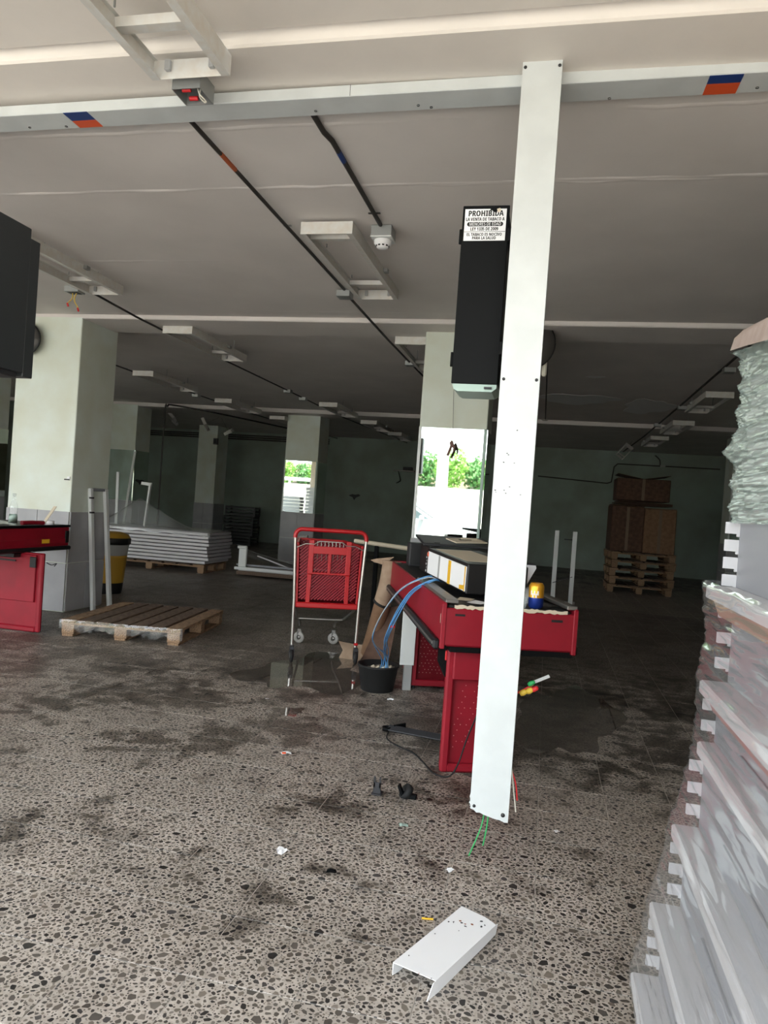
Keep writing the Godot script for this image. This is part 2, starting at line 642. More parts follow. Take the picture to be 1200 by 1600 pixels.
func make_shell() -> void:
	make_floor()
	var zf := -2.80                       # line of the roller shutters
	# ceilings: canopy, front bay, middle bay, back bay, each a slab
	var st := S()
	box(st, Vector3(-3.0, 3.10, -0.70), Vector3(16.8, 0.23, 3.60))
	struct(st, "ceiling", M.canopy_paint)
	st = S()
	box(st, Vector3(-3.0, 3.10, -4.75), Vector3(16.8, 0.28, 3.5))
	var c1 := struct(st, "ceiling", M.ceiling_paint)
	# ridges left by the joints of the formwork
	var rr := RandomNumberGenerator.new()
	rr.seed = 31
	for spec in [[-3.74, -6.5, 1.6, 0.010], [-3.76, -0.7, 1.3, 0.008], [-3.12, -3.2, -0.4, 0.007], [-3.10, 0.2, 1.6, 0.006], [-4.9, -5.6, -2.4, 0.006], [-6.25, -2.6, -0.6, 0.006]]:
		var rows := [[], [], []]
		var x: float = spec[1]
		while x <= spec[2]:
			var wob := rr.randf_range(-0.008, 0.008)
			var hi: float = spec[3] * rr.randf_range(0.15, 1.0)
			rows[0].append(Vector3(x, 2.961, spec[0] + 0.018 + wob))
			rows[1].append(Vector3(x, 2.96 - hi, spec[0] + wob))
			rows[2].append(Vector3(x, 2.961, spec[0] - 0.022 + wob))
			x += 0.11
		var rs := S()
		sheet(rs, rows)
		put(rs, "plaster_ridge", M.ceiling_paint, c1)
	st = S()
	box(st, Vector3(-3.0, 3.12, -10.35), Vector3(16.8, 0.20, 6.8))
	var c3 := struct(st, "ceiling", M.ceiling_paint)
	# pale plaster repairs
	for spec in [[0.30, -11.1, 0.55, 0.45], [1.35, -11.6, 0.35, 0.7], [0.45, -9.3, 0.10, 0.06]]:
		var pg := PackedVector2Array()
		for k in 26:
			var a := TAU * k / 26.0
			var q := 1.0 + 0.16 * sin(a * 3.0 + spec[0]) + 0.10 * sin(a * 7.0)
			pg.append(Vector2(cos(a) * spec[2] * q, sin(a) * spec[3] * q))
		var ps := S()
		prism(ps, pg, -0.001, 0.003, Transform3D(Basis(Vector3.RIGHT, Vector3(0, 0, 1), Vector3(0, -1, 0)), Vector3(spec[0], 3.02, spec[1])))
		put(ps, "plaster_patch", M.channel_white, c3)
	st = S()
	box(st, Vector3(-3.0, 3.12, -16.6), Vector3(16.8, 0.20, 5.6))
	struct(st, "ceiling", M.ceiling_paint)
	# downstand beams
	for b in [[-2.545, -3.02, 2.955], [-6.45, -7.03, 2.92], [-13.62, -14.2, 2.945]]:
		st = S()
		box(st, Vector3(-3.0, (b[2] + 3.20) * 0.5, (b[0] + b[1]) * 0.5), Vector3(16.8, 3.20 - b[2], b[0] - b[1]), 0.008)
		var bo := struct(st, "beam", M.canopy_paint if b[0] > -3.0 else M.ceiling_paint)
		bo.set_meta("kind", "structure")
	# added unseen block over the canopy keeps the sky off the slab
	st = S()
	box(st, Vector3(-3.0, 4.9, -11.2), Vector3(16.8, 3.3, 16.6))
	struct(st, "wall_upper_storey", M.facade_paint)
	# two added unseen walls right of the opening, keeping light off the back right
	st = S()
	box(st, Vector3(3.5, 1.5, -2.95), Vector3(4.2, 3.0, 0.2))
	struct(st, "wall_front_right", M.facade_paint)
	st = S()
	box(st, Vector3(1.6, 1.5, -0.9), Vector3(0.2, 3.0, 4.0))
	struct(st, "wall_canopy_side", M.facade_paint)
	# walls
	st = S()
	box(st, Vector3(-3.0, 1.6, ZB - 0.1), Vector3(17.0, 3.2, 0.2))
	struct(st, "wall_back", M.wall_paint)
	st = S()
	box(st, Vector3(X0 - 0.1, 1.6, -11.0), Vector3(0.2, 3.2, 16.4))
	struct(st, "wall_left", M.wall_paint)
	st = S()
	box(st, Vector3(X1 + 0.1, 1.6, -11.0), Vector3(0.2, 3.2, 16.4))
	struct(st, "wall_right", M.wall_paint)

func make_columns() -> void:
	# front left x, front z, width, depth, mirror on the front, label
	var list := [
		[-5.33, -6.45, 0.72, 0.62, false, "pale square column behind the left checkout with grey panelled foot"],
		[-1.214, -6.75, 0.625, 0.50, true, "column behind the cluttered checkout with a big bright mirror"],
		[-5.21, -14.0, 0.69, 0.62, true, "far column behind the shopping cart with a mirror and grey foot"],
		[-9.00, -13.6, 0.69, 0.55, true, "far column beyond the plastic wrapped shelf pile, mirror on its side"],
		[3.22, -14.4, 0.65, 0.6, true, "dim column at the far right beside the wrapped shelf tower"],
		[-8.75, -17.2, 0.52, 0.62, false, "narrow pier near the back wall by the black crates"],
		[-8.85, -9.3, 0.60, 0.6, true, "column at the left edge under the overhanging black cabinet"]]
	for c in list:
		var w: float = c[2]
		var d: float = c[3]
		var t := thing("column", c[5], "column", Vector3(c[0] + w * 0.5, 0, c[1] - d * 0.5))
		var top := 2.97
		slab("shaft", M.column_paint, t, Vector3(0, top * 0.5 + 0.0, 0), Vector3(w, top, d), 0.006)
		# grey panels round the foot
		for row in [[0.012, 0.485], [0.495, 1.0]]:
			var h: float = row[1] - row[0]
			var y: float = (row[0] + row[1]) * 0.5
			for s in [-1.0, 1.0]:
				slab("foot_panel", M.wainscot_paint, t, Vector3(s * w * 0.25, y, d * 0.5 + 0.006), Vector3(w * 0.5 - 0.004, h, 0.012), 0.002)
				slab("foot_panel", M.wainscot_paint, t, Vector3(w * 0.5 + 0.006, y, s * d * 0.25), Vector3(0.012, h, d * 0.5 - 0.004), 0.002)
				slab("foot_panel", M.wainscot_paint, t, Vector3(-w * 0.5 - 0.006, y, s * d * 0.25), Vector3(0.012, h, d * 0.5 - 0.004), 0.002)
		if c[4]:
			var g := slab("mirror", M.mirror, t, Vector3(0, 1.52, d * 0.5 + 0.006), Vector3(w - 0.004, 1.03, 0.010))
			g.set_meta("label", "mirror sheet fixed to the column's front")
			slab("mirror_edge", M.white_metal, t, Vector3(-w * 0.5 + 0.012, 1.52, d * 0.5 + 0.013), Vector3(0.026, 1.04, 0.008), 0.002)
			slab("mirror_edge", M.green_grey_metal, t, Vector3(w * 0.5 - 0.012, 1.52, d * 0.5 + 0.013), Vector3(0.026, 1.04, 0.008), 0.002)
			slab("mirror", M.mirror, t, Vector3(w * 0.5 + 0.005, 1.52, 0), Vector3(0.008, 1.03, d - 0.01))
		if c[0] > -5.4 and c[0] < -5.3:
			for s in [[-0.04, 2.2], [0.02, 1.8]]:
				pass
			slab("wall_hook", M.charcoal, t, Vector3(w * 0.5 - 0.05, 1.32, d * 0.5 + 0.01), Vector3(0.05, 0.012, 0.02))
			slab("wall_hook", M.paper_white, t, Vector3(w * 0.5 - 0.035, 1.335, d * 0.5 + 0.006), Vector3(0.03, 0.03, 0.01))

# ---------------------------------------------------------------- shutter header, posts, cabinets
func screw(parent: Node3D, at: Vector3, r := 0.006, dir := Vector3.BACK) -> void:
	var st := S()
	var b := Basis()
	if absf(dir.y) > 0.5:
		b = Basis()
	else:
		b = Basis(Vector3.RIGHT, PI / 2)
	lathe(st, [[r, -0.002], [r, 0.002], [r * 0.6, 0.004], [0.0, 0.004]], at, 8, b)
	put(st, "screw", M.screw, parent)

func make_front_trim() -> void:
	var tilt := Basis(Vector3.BACK, 0.0115) * Basis(Vector3.UP, 0.012)
	var st := S()
	box(st, Vector3.ZERO, Vector3(10.0, 0.046, 0.13), 0.003)
	var tr := struct(st, "trim_1", M.post_white)
	tr.transform = Transform3D(tilt, Vector3(-1.6, 2.917, -2.868))
	for x in [-0.50, 2.12]:
		slab("blue_stripe", M.blue_paint, tr, Vector3(x - 0.005, -0.0235, 0.032 if x < 0.0 else 0.036), Vector3(0.115, 0.002, 0.064 if x < 0.0 else 0.052))
		slab("orange_stripe", M.orange_paint, tr, Vector3(x - 0.005, -0.0235, -0.030 if x < 0.0 else -0.026), Vector3(0.115, 0.002, 0.058 if x < 0.0 else 0.072))
	for x in [-0.80, -0.62, 0.55, 0.98, 1.03, 1.72, 2.24]:
		screw(tr, Vector3(x, -0.024, -0.052 + 0.03 * fmod(absf(x) * 7.0, 1.0)), 0.006, Vector3.UP)
	for x in [0.1, 0.72]:
		slab("sheet_joint", M.screw, tr, Vector3(x, 0, 0.0652), Vector3(0.0015, 0.044, 0.001))

	# the hollow post that hangs from the header, torn off above the floor
	var p := thing("shutter_post", "tall white sheet-metal post torn off above the floor, full height of picture", "post", Vector3(-0.1325, 0, -2.745))
	var w := 0.0715
	var poly := PackedVector2Array([Vector2(-w, 2.96), Vector2(w, 2.96), Vector2(w, 0.162), Vector2(w - 0.012, 0.160), Vector2(w - 0.03, 0.166), Vector2(0.02, 0.168), Vector2(0.004, 0.172), Vector2(-0.018, 0.177), Vector2(-0.034, 0.183), Vector2(-0.046, 0.181), Vector2(-0.056, 0.19), Vector2(-w + 0.002, 0.193), Vector2(-w + 0.004, 0.207), Vector2(-w - 0.004, 0.215), Vector2(-w + 0.003, 0.224), Vector2(-w - 0.003, 0.236), Vector2(-w, 0.25)])
	st = S()
	prism(st, poly, -0.002, 0.0)
	put(st, "front_face", M.post_white, p)
	for s in [-1.0, 1.0]:
		st = S()
		var fl := PackedVector2Array([Vector2(0, 2.96), Vector2(0, 0.20 if s < 0 else 0.30), Vector2(-0.02, 0.24 if s < 0 else 0.27), Vector2(-0.045, 0.21), Vector2(-0.075, 0.26), Vector2(-0.075, 2.955)])
		prism(st, fl, -0.001, 0.001, Transform3D(Basis(Vector3(0, 0, 1), Vector3.UP, Vector3(-1, 0, 0)), Vector3(s * (w - 0.001), 0, -0.002)))
		put(st, "side_flange", M.post_white, p)
	for s in [[-w + 0.010, 2.935], [w - 0.010, 2.935], [-w + 0.012, 1.79], [w - 0.012, 1.79], [-w + 0.016, 0.205], [w - 0.020, 0.187]]:
		screw(p, Vector3(s[0], s[1], 0.001), 0.006 if s[1] > 0.2 else 0.008)
	# chipped paint
	var cr := RandomNumberGenerator.new()
	cr.seed = 8
	for k in 11:
		var a := Vector2(cr.randf_range(-w + 0.004, w - 0.03), cr.randf_range(1.34, 1.62))
		var cp := PackedVector2Array()
		for q in 5:
			cp.append(a + Vector2(cos(q * TAU / 5.0), sin(q * TAU / 5.0) * 0.6) * cr.randf_range(0.0015, 0.005))
		st = S()
		prism(st, cp, 0.0, 0.0006)
		put(st, "paint_chip", M.screw, p)
	var p2 := thing("shutter_post", "white shutter post carrying the black cabinet at the picture's left edge", "post", Vector3(-2.86, 0, -2.745))
	slab("front_face", M.post_white, p2, Vector3(0, 1.48, -0.001), Vector3(0.143, 2.95, 0.002))
	slab("side_flange", M.post_white, p2, Vector3(-0.07, 1.48, -0.04), Vector3(0.002, 2.95, 0.075))
	slab("side_flange", M.post_white, p2, Vector3(0.07, 1.48, -0.04), Vector3(0.002, 2.95, 0.075))

	# wires that come out of it
	var wires := [["wire_green", "pair of short green wires under the torn foot of the post", [[[-0.150, 0.20, -2.79], [-0.158, 0.12, -2.78], [-0.195, 0.012, -2.755]], [[-0.135, 0.20, -2.79], [-0.138, 0.12, -2.785], [-0.147, 0.05, -2.775]]]],
		["wire_white", "white wire end sticking out beside the foot of the post", [[[-0.065, 0.36, -2.80], [-0.050, 0.27, -2.79], [-0.036, 0.19, -2.785]]]],
		["wire_red", "red wire end sticking out beside the foot of the post", [[[-0.065, 0.34, -2.81], [-0.044, 0.29, -2.80], [-0.034, 0.23, -2.795]]]]]
	for wr in wires:
		var t := thing("wire", wr[1], "wire", Vector3(wr[2][0][0][0], wr[2][0][0][1], wr[2][0][0][2]))
		for line in wr[2]:
			var pts := []
			for q in line:
				pts.append(Vector3(q[0], q[1], q[2]) - t.position)
			st = S()
			tube(st, smooth_path(pts, 4), 0.0028, 6)
			put(st, "strand", M[wr[0]], t)
	var nuts := thing("wire_connector_bundle", "yellow, green and red wire connectors poking out beside the post", "connectors", Vector3(-0.055, 0.64, -2.83))
	st = S()
	tube(st, smooth_path([Vector3(-0.01, -0.02, 0), Vector3(0.02, 0.0, 0.0), Vector3(0.05, 0.02, 0)], 4), 0.004, 6)
	put(st, "strand", M.wire_red, nuts)
	for n in [[0.015, -0.012, 0.012, "wire_yellow"], [0.038, -0.002, 0.012, "wire_yellow"], [0.042, 0.026, 0.010, "wire_green"], [0.056, 0.006, 0.010, "wire_red"]]:
		st = S()
		lathe(st, [[0.0, -0.014], [n[2] * 0.7, -0.014], [n[2], -0.004], [n[2] * 0.8, 0.010], [n[2] * 0.4, 0.014], [0.0, 0.014]], Vector3(n[0], n[1], 0.008), 10, Basis(Vector3.FORWARD, 1.0))
		put(st, "connector", M[n[3]], nuts)
	slab("flat_strip", M.galvanised, nuts, Vector3(0.075, 0.042, -0.004), Vector3(0.07, 0.012, 0.003), 0.0, Basis(Vector3.BACK, 0.5))

	# the black cabinet with the notice
	var c := thing("tobacco_cabinet", "narrow black wall cabinet with a tobacco notice, hung beside the white post", "cabinet", Vector3(-0.317, 1.80, -2.90))
	slab("body", M.black_metal, c, Vector3(0, 0.345, -0.12), Vector3(0.172, 0.69, 0.22), 0.004)
	slab("door", M.black_metal, c, Vector3(0, 0.345, -0.004), Vector3(0.182, 0.70, 0.008), 0.002)
	for y in [0.575, 0.09]:
		st = S()
		lathe(st, [[0.0, -0.028], [0.007, -0.028], [0.007, 0.028], [0.0, 0.028]], Vector3(-0.094, y, -0.006), 8)
		put(st, "hinge", M.black_metal, c)
	st = S()
	var tray := PackedVector2Array([Vector2(-0.088, 0), Vector2(0.088, 0), Vector2(0.088, -0.02), Vector2(0.07, -0.034), Vector2(-0.066, -0.034), Vector2(-0.08, -0.026)])
	prism(st, tray, -0.20, -0.006)
	put(st, "chute", M.green_grey_metal, c).set_meta("label", "pale green-grey metal underside")
	slab("latch", M.charcoal, c, Vector3(0.055, -0.02, 0.0), Vector3(0.03, 0.008, 0.012), 0.001)
	var sg := slab("notice", M.paper_white, c, Vector3.ZERO, Vector3(0.162, 0.124, 0.0016))
	sg.position = Vector3(-0.001, 0.619, 0.0008)
	slab("wall_bracket", M.black_metal, c, Vector3(0.105, 0.55, 0.02), Vector3(0.020, 0.05, 0.13), 0.002)
	slab("wall_bracket", M.black_metal, c, Vector3(0.105, 0.12, 0.02), Vector3(0.020, 0.05, 0.13), 0.002)
	sg.set_meta("label", "white printed notice forbidding tobacco sales to minors")
	text_on(sg, "PROHIBIDA", 0.030, Vector3(0, 0.044, 0.0009), M.print_black, 0.136)
	text_on(sg, "LA VENTA DE TABACO A", 0.0175, Vector3(-0.001, 0.0215, 0.0009), M.print_black, 0.150)
	st = S()
	var pill := PackedVector2Array()
	for k in 20:
		var a := TAU * (k + 0.5) / 20.0
		pill.append(Vector2(cos(a) * 0.0085 + (0.062 if cos(a) > 0 else -0.062), sin(a) * 0.0085 + 0.0025))
	prism(st, pill, 0.0008, 0.0012)
	put(st, "print_bar", M.print_black, sg)
	text_on(sg, "MENORES DE EDAD", 0.0165, Vector3(0, 0.0025, 0.0016), M.paper_white, 0.122, false)
	text_on(sg, "LEY 1335 DE 2009", 0.0175, Vector3(-0.002, -0.0165, 0.0009), M.print_black, 0.108)
	slab("print_line", M.print_black, sg, Vector3(0, -0.0268, 0.0009), Vector3(0.160, 0.0016, 0.0006))
	text_on(sg, "EL TABACO ES NOCIVO", 0.016, Vector3(-0.001, -0.038, 0.0009), M.print_black, 0.136)
	text_on(sg, "PARA LA SALUD", 0.016, Vector3(-0.001, -0.052, 0.0009), M.print_black, 0.092)
	st = S()
	prism(st, PackedVector2Array([Vector2(0.018, 0.063), Vector2(0.045, 0.063), Vector2(0.043, 0.046), Vector2(0.030, 0.050), Vector2(0.028, 0.055), Vector2(0.017, 0.056)]), 0.0012, 0.002)
	put(st, "torn_corner", M.black_metal, sg)
	slab("torn_flap", M.cream_dusty, sg, Vector3(0.051, 0.056, 0.002), Vector3(0.013, 0.014, 0.0008), 0.0, Basis(Vector3.BACK, 0.3))

	var l := thing("tobacco_cabinet", "large dark cabinet cropped by the picture's left edge", "cabinet", Vector3(-2.64, 1.80, -2.86))
	slab("body", M.black_metal_skylit, l, Vector3(0, 0.36, -0.125), Vector3(0.22, 0.70, 0.25), 0.004)
	slab("back_flange", M.black_metal_skylit, l, Vector3(-0.004, 0.33, -0.285), Vector3(0.222, 0.67, 0.07), 0.003)
	slab("chute", M.charcoal, l, Vector3(0, 0.0, -0.13), Vector3(0.19, 0.03, 0.2), 0.006)

	# convex mirrors
	for d in [[Vector3(-0.262, 2.80, -6.62), 0.225, "dark round disc sticking out behind the white post near the ceiling", -0.30], [Vector3(-5.17, 2.69, -6.37), 0.155, "dark round disc half hidden behind the left black cabinet", 0.0]]:
		var r: float = d[1]
		var t := thing("convex_mirror", d[2], "mirror", d[0])
		var face := Basis(Vector3.RIGHT, PI / 2)
		st = S()
		lathe(st, [[r, 0.0], [r * 0.9, 0.018], [r * 0.6, 0.040], [r * 0.3, 0.050], [0.0, 0.053]], Vector3.ZERO, 36, face)
		put(st, "dome", M.convex_dark, t)
		st = S()
		lathe(st, [[r - 0.006, -0.012], [r + 0.004, -0.010], [r + 0.005, 0.006], [r - 0.006, 0.008]], Vector3.ZERO, 36, face)
		lathe(st, [[0.0, -0.012], [r - 0.006, -0.012]], Vector3.ZERO, 36, face)
		put(st, "rim", M.black_plastic, t)
		if d[3] < 0.0:
			st = S()
			bar(st, Vector3(-0.30, -0.02, -0.05), Vector3(0.0, -0.02, -0.05), 0.03, 0.03)
			put(st, "bracket", M.galvanised, t)
			slab("junction_cover", M.wire_white, t, Vector3(0.145, -0.20, -0.06), Vector3(0.045, 0.15, 0.05), 0.015)
			slab("lower_plate", M.galvanised, t, Vector3(0.02, -0.235, -0.06), Vector3(0.19, 0.06, 0.05), 0.004)
		else:
			st = S()
			bar(st, Vector3(0, 0, -0.01), Vector3(0.0, 0, -0.08), 0.03, 0.03)
			put(st, "bracket", M.galvanised, t)

# ---------------------------------------------------------------- lights without tubes, conduits
func fixture(label: String, length := 1.36) -> Node3D:
	var t := thing("light_fixture", label, "light fixture", Vector3.ZERO, 0.0, "emptied fluorescent fixtures on the ceiling")
	var w := 0.32
	var h := 0.075
	for s in [-1.0, 1.0]:
		var st := S()
		var prof := PackedVector2Array([Vector2(0, 0), Vector2(0.034, 0), Vector2(0.034, 0.003), Vector2(0.003, 0.003), Vector2(0.003, h - 0.003), Vector2(0.018, h - 0.003), Vector2(0.018, h), Vector2(0, h)])
		if s > 0:
			for i in prof.size():
				prof[i].x = -prof[i].x
		prism(st, prof, -length, 0.0, Transform3D(Basis(), Vector3(s * w * 0.5, 0, 0)))
		put(st, "rail", M.fixture_white, t)
	for z in [-0.002, -length + 0.002]:
		slab("end_plate", M.fixture_white, t, Vector3(0, h * 0.5, z), Vector3(w - 0.002, h - 0.002, 0.004), 0.001)
	for z in [-0.20, -length + 0.24]:
		var st := S()
		prism(st, PackedVector2Array([Vector2(-0.022, 0.0), Vector2(0.022, 0.0), Vector2(0.030, 0.03), Vector2(0.026, 0.03), Vector2(0.020, 0.004), Vector2(-0.020, 0.004), Vector2(-0.026, 0.03), Vector2(-0.030, 0.03)]), -w * 0.5 + 0.004, w * 0.5 - 0.004, Transform3D(Basis(Vector3(0, 0, -1), Vector3.UP, Vector3(1, 0, 0)), Vector3(0, 0.036, z)))
		put(st, "cross_bar", M.fixture_white, t)
	for s in [-1.0, 1.0]:
		slab("tube_holder", M.grey_plastic, t, Vector3(s * 0.09, 0.045, -length + 0.016), Vector3(0.022, 0.04, 0.02), 0.003)
		slab("ceiling_clip", M.galvanised, t, Vector3(s * (w * 0.5 + 0.016), 0.055, -length * 0.62), Vector3(0.03, 0.028, 0.05), 0.002)
	return t

func junction_box(parent: Node3D, at: Vector3, s := 0.10, deep := 0.045) -> void:
	slab("junction_box", M.galvanised, parent, at, Vector3(s, deep, s), 0.003)

func conduit(label: String, pts: Array, r: float, boxes: Array, clips := true) -> Node3D:
	var o: Vector3 = pts[0]
	var t := thing("conduit", label, "conduit", o)
	var st := S()
	var loc := []
	for p in pts:
		loc.append(p - o)
	tube(st, loc, r, 8)
	put(st, "pipe", M.conduit_dark, t)
	for b in boxes:
		junction_box(t, b - o, 0.11, 0.05)
	if clips:
		for i in range(1, pts.size()):
			var a: Vector3 = pts[i - 1]
			var b: Vector3 = pts[i]
			var n := int(a.distance_to(b) / 1.6)
			for k in range(1, n + 1):
				slab("clip", M.galvanised, t, a.lerp(b, float(k) / (n + 1)) - o + Vector3(0, r * 0.8, 0), Vector3(0.05 if absf(a.x - b.x) < 0.5 else 0.015, 0.006, 0.015 if absf(a.x - b.x) < 0.5 else 0.05))
	return t

func make_ceiling_services() -> void:
	var f := fixture("empty light frame over the canopy at the top of the picture")
	f.position = Vector3(-1.427, 2.852, -1.19)
	var spots := [
		[-1.392, 2.868, -4.17, "empty light frame beside the smoke detector"],
		[-1.39, 2.845, -6.95, "empty light frame half hidden behind the mirror column's top"],
		[-3.70, 2.868, -4.10, "empty light frame partly behind the left black cabinet"],
		[-3.71, 2.845, -6.69, "empty light frame just past the beam, second from the left column"],
		[-3.68, 2.845, -11.75, "empty light frame in front of the far mirror column, right of it"],
		[-3.50, 2.820, -13.86, "empty light frame under the far beam, middle of the three"],
		[-3.49, 2.86, -16.30, "empty light frame nearest the back wall behind the cart"],
		[-5.64, 2.845, -9.30, "empty light frame right of the left column near its top"],
		[-5.59, 2.845, -11.80, "empty light frame second in the row left of the far mirror column"],
		[-5.36, 2.820, -13.80, "empty light frame touching the far mirror column's left edge"],
		[1.91, 2.845, -9.46, "nearest empty light frame of the right-hand row by the wrapped tower"],
		[1.97, 2.845, -12.20, "second empty light frame of the right-hand row"],
		[1.91, 2.820, -14.28, "third empty light frame of the right-hand row, above the cardboard boxes"]]
	var made := [f]
	for s in spots:
		made.append(copy_of(f, s[3], Vector3(s[0], s[1], s[2])))
	for o in made:
		var z: float = o.position.z
		var cy := 2.96 if z < -3.0 and z > -6.4 else (3.02 if z < -3.0 else 2.985)
		for dz in [-0.42, -1.05]:
			if z + dz < -13.62 and z + dz > -14.2:
				cy = 2.945
			for sx in [-0.13, 0.13]:
				var hs := S()
				tube(hs, [Vector3(sx, 0.07, dz), Vector3(sx, cy - o.position.y, dz)], 0.004, 5)
				put(hs, "hanger_rod", M.galvanised, o)
	# frames hanging loose at the back
	for s in [[Vector3(1.52, 2.80, -15.7), Vector3(-0.55, 0.5, -0.75), "loose light frame dangling above the boxes at the back right"],
		[Vector3(-8.52, 2.95, -15.3), Vector3(-0.35, 0.25, -0.75), "loose light frame dangling at the back left, upper one"],
		[Vector3(-7.72, 2.86, -15.3), Vector3(-0.3, 0.2, -1.05), "loose light frame dangling at the back left, middle one"],
		[Vector3(-7.02, 2.60, -15.2), Vector3(0.2, 0.3, 0.5), "loose light frame dangling at the back left, rightmost one"]]:
		var o := copy_of(f, s[2], s[0])
		o.rotation = s[1]
		o.scale = Vector3(0.55, 0.9, 0.28)
		o.set_meta("group", "loose light frames at the back")
		var st := S()
		tube(st, [Vector3(0, 0.06, -0.5), Vector3(0, 0.42, -0.5)], 0.004, 5)
		put(st, "hanger_wire", M.conduit_dark, o)
	# the open box under the canopy frame
	var jb := thing("open_junction_box", "open grey wiring box with red connectors under the canopy light", "wiring box", Vector3(-1.475, 2.845, -2.66))
	slab("side", M.galvanised, jb, Vector3(-0.058, 0.035, 0), Vector3(0.003, 0.07, 0.115))
	slab("side", M.galvanised, jb, Vector3(0.058, 0.035, 0), Vector3(0.003, 0.07, 0.115))
	slab("side", M.galvanised, jb, Vector3(0, 0.035, -0.058), Vector3(0.118, 0.07, 0.003))
	slab("side", M.galvanised, jb, Vector3(0, 0.035, 0.058), Vector3(0.118, 0.07, 0.003))
	slab("back", M.galvanised, jb, Vector3(0, 0.068, 0), Vector3(0.118, 0.004, 0.118))
	for y in [[-0.012, 0.03], [-0.018, -0.03]]:
		var st := S()
		tube(st, [Vector3(-0.03, 0.012, y[1]), Vector3(0.004, 0.014, y[1] - 0.004)], 0.009, 8)
		put(st, "connector", M.wire_red, jb)
	var ws := S()
	tube(ws, smooth_path([Vector3(0.02, 0.06, 0.02), Vector3(0.03, 0.01, 0.01), Vector3(0.045, -0.006, -0.02), Vector3(0.03, 0.0, -0.04), Vector3(0.018, 0.012, -0.02), Vector3(0.03, 0.03, 0.0)], 5), 0.003, 6)
	put(ws, "strand", M.wire_white, jb)
	# conduits
	var c := conduit("dark ceiling conduit passing the nearest light frame by the smoke detector", [Vector3(-1.665, 2.935, -2.96), Vector3(-1.655, 2.935, -5.50)], 0.0105, [Vector3(-1.665, 2.91, -5.55)])
	var st := S()
	tube(st, [Vector3(-1.663, 2.935, -3.30) - c.position, Vector3(-1.662, 2.935, -3.47) - c.position], 0.0112, 8)
	put(st, "painted_band", M.conduit_orange, c)
	conduit("dark ceiling conduit crossing the beam to the mirror column", [Vector3(-1.64, 2.905, -5.62), Vector3(-1.635, 2.900, -7.05), Vector3(-1.625, 2.905, -8.1), Vector3(-1.60, 2.93, -12.0)], 0.0105, [Vector3(-1.62, 2.895, -8.16)])
	var c2 := conduit("short bent conduit ending at the smoke detector", [Vector3(-1.10, 2.945, -2.98), Vector3(-1.098, 2.945, -3.16), Vector3(-1.082, 2.945, -3.24), Vector3(-1.082, 2.945, -4.24)], 0.0125, [], false)
	st = S()
	tube(st, [Vector3(0.018, 0, -0.36), Vector3(0.018, 0, -0.46)], 0.0132, 8)
	put(st, "painted_band", M.blue_paint, c2)
	slab("clip", M.conduit_dark, c2, Vector3(0.018, 0.004, -1.10), Vector3(0.07, 0.006, 0.012))
	conduit("dark ceiling conduit running from the open box past the second light frame", [Vector3(-3.93, 2.935, -5.46), Vector3(-3.93, 2.905, -6.3), Vector3(-3.94, 2.900, -7.1), Vector3(-3.95, 2.905, -10.5), Vector3(-3.93, 2.89, -13.4), Vector3(-3.86, 2.885, -14.3), Vector3(-3.70, 2.93, -18.9)], 0.0105, [Vector3(-3.95, 2.895, -10.55), Vector3(-3.93, 2.88, -11.2)])
	conduit("dark ceiling conduit of the third row at the left", [Vector3(-5.88, 2.95, -7.1), Vector3(-5.86, 2.91, -10.3), Vector3(-5.80, 2.885, -13.5), Vector3(-5.7, 2.88, -14.3), Vector3(-5.6, 2.95, -18.9)], 0.0105, [Vector3(-5.86, 2.895, -10.36), Vector3(-5.84, 2.88, -11.3)])
	conduit("dark ceiling conduit of the right-hand light row", [Vector3(1.66, 2.945, -7.06), Vector3(1.66, 2.915, -10.7), Vector3(1.65, 2.895, -13.5), Vector3(1.65, 2.89, -14.3), Vector3(1.66, 2.94, -18.4)], 0.013, [Vector3(1.69, 2.89, -8.03), Vector3(1.69, 2.89, -10.7), Vector3(1.64, 2.88, -12.6)])
	conduit("thin lone conduit on the ceiling right of the white post", [Vector3(-0.11, 2.985, -7.06), Vector3(-0.15, 2.99, -13.3)], 0.009, [], false)
	var rose := thing("ceiling_rose", "small pale ceiling fitting at the end of the lone conduit", "ceiling fitting", Vector3(-0.16, 2.97, -13.38))
	st = S()
	lathe(st, [[0.0, 0.0], [0.045, 0.004], [0.06, 0.03], [0.0, 0.03]], Vector3.ZERO, 16)
	put(st, "cover", M.wire_white, rose)
	conduit("bent pipe coming down beyond the wrapped shelf pile", smooth_path([Vector3(-7.30, 0.55, -12.9), Vector3(-7.30, 2.70, -12.9), Vector3(-7.28, 2.88, -12.95), Vector3(-7.22, 2.93, -13.15), Vector3(-6.45, 2.87, -14.0), Vector3(-5.9, 2.93, -17.6)], 4), 0.016, [], false)
	for k in 3:
		conduit(["topmost of the three pipes along the back wall's left part", "middle of the three pipes along the back wall's left part", "lowest of the three pipes along the back wall's left part"][k], [Vector3(-11.3, 2.93 - 0.055 * k, -19.178), Vector3(-5.9, 2.93 - 0.055 * k, -19.178)], 0.02, [])
	conduit("looped conduit along the top of the back wall at the right", [Vector3(-0.3, 2.28, -19.17), Vector3(1.40, 2.20, -19.17), Vector3(1.50, 2.24, -19.17), Vector3(1.54, 2.62, -19.17), Vector3(1.62, 2.70, -19.17), Vector3(4.0, 2.70, -19.17)], 0.015, [Vector3(2.68, 2.70, -19.142)], false)
	conduit("short pair of risers above the back wall's looped conduit", smooth_path([Vector3(2.62, 2.72, -19.16), Vector3(2.60, 2.85, -19.16), Vector3(2.48, 2.95, -19.1)], 4), 0.014, [], false)
	# smoke detector
	var sd := thing("smoke_detector", "round white smoke detector on a grey ceiling box", "smoke detector", Vector3(-1.083, 2.87, -4.33))
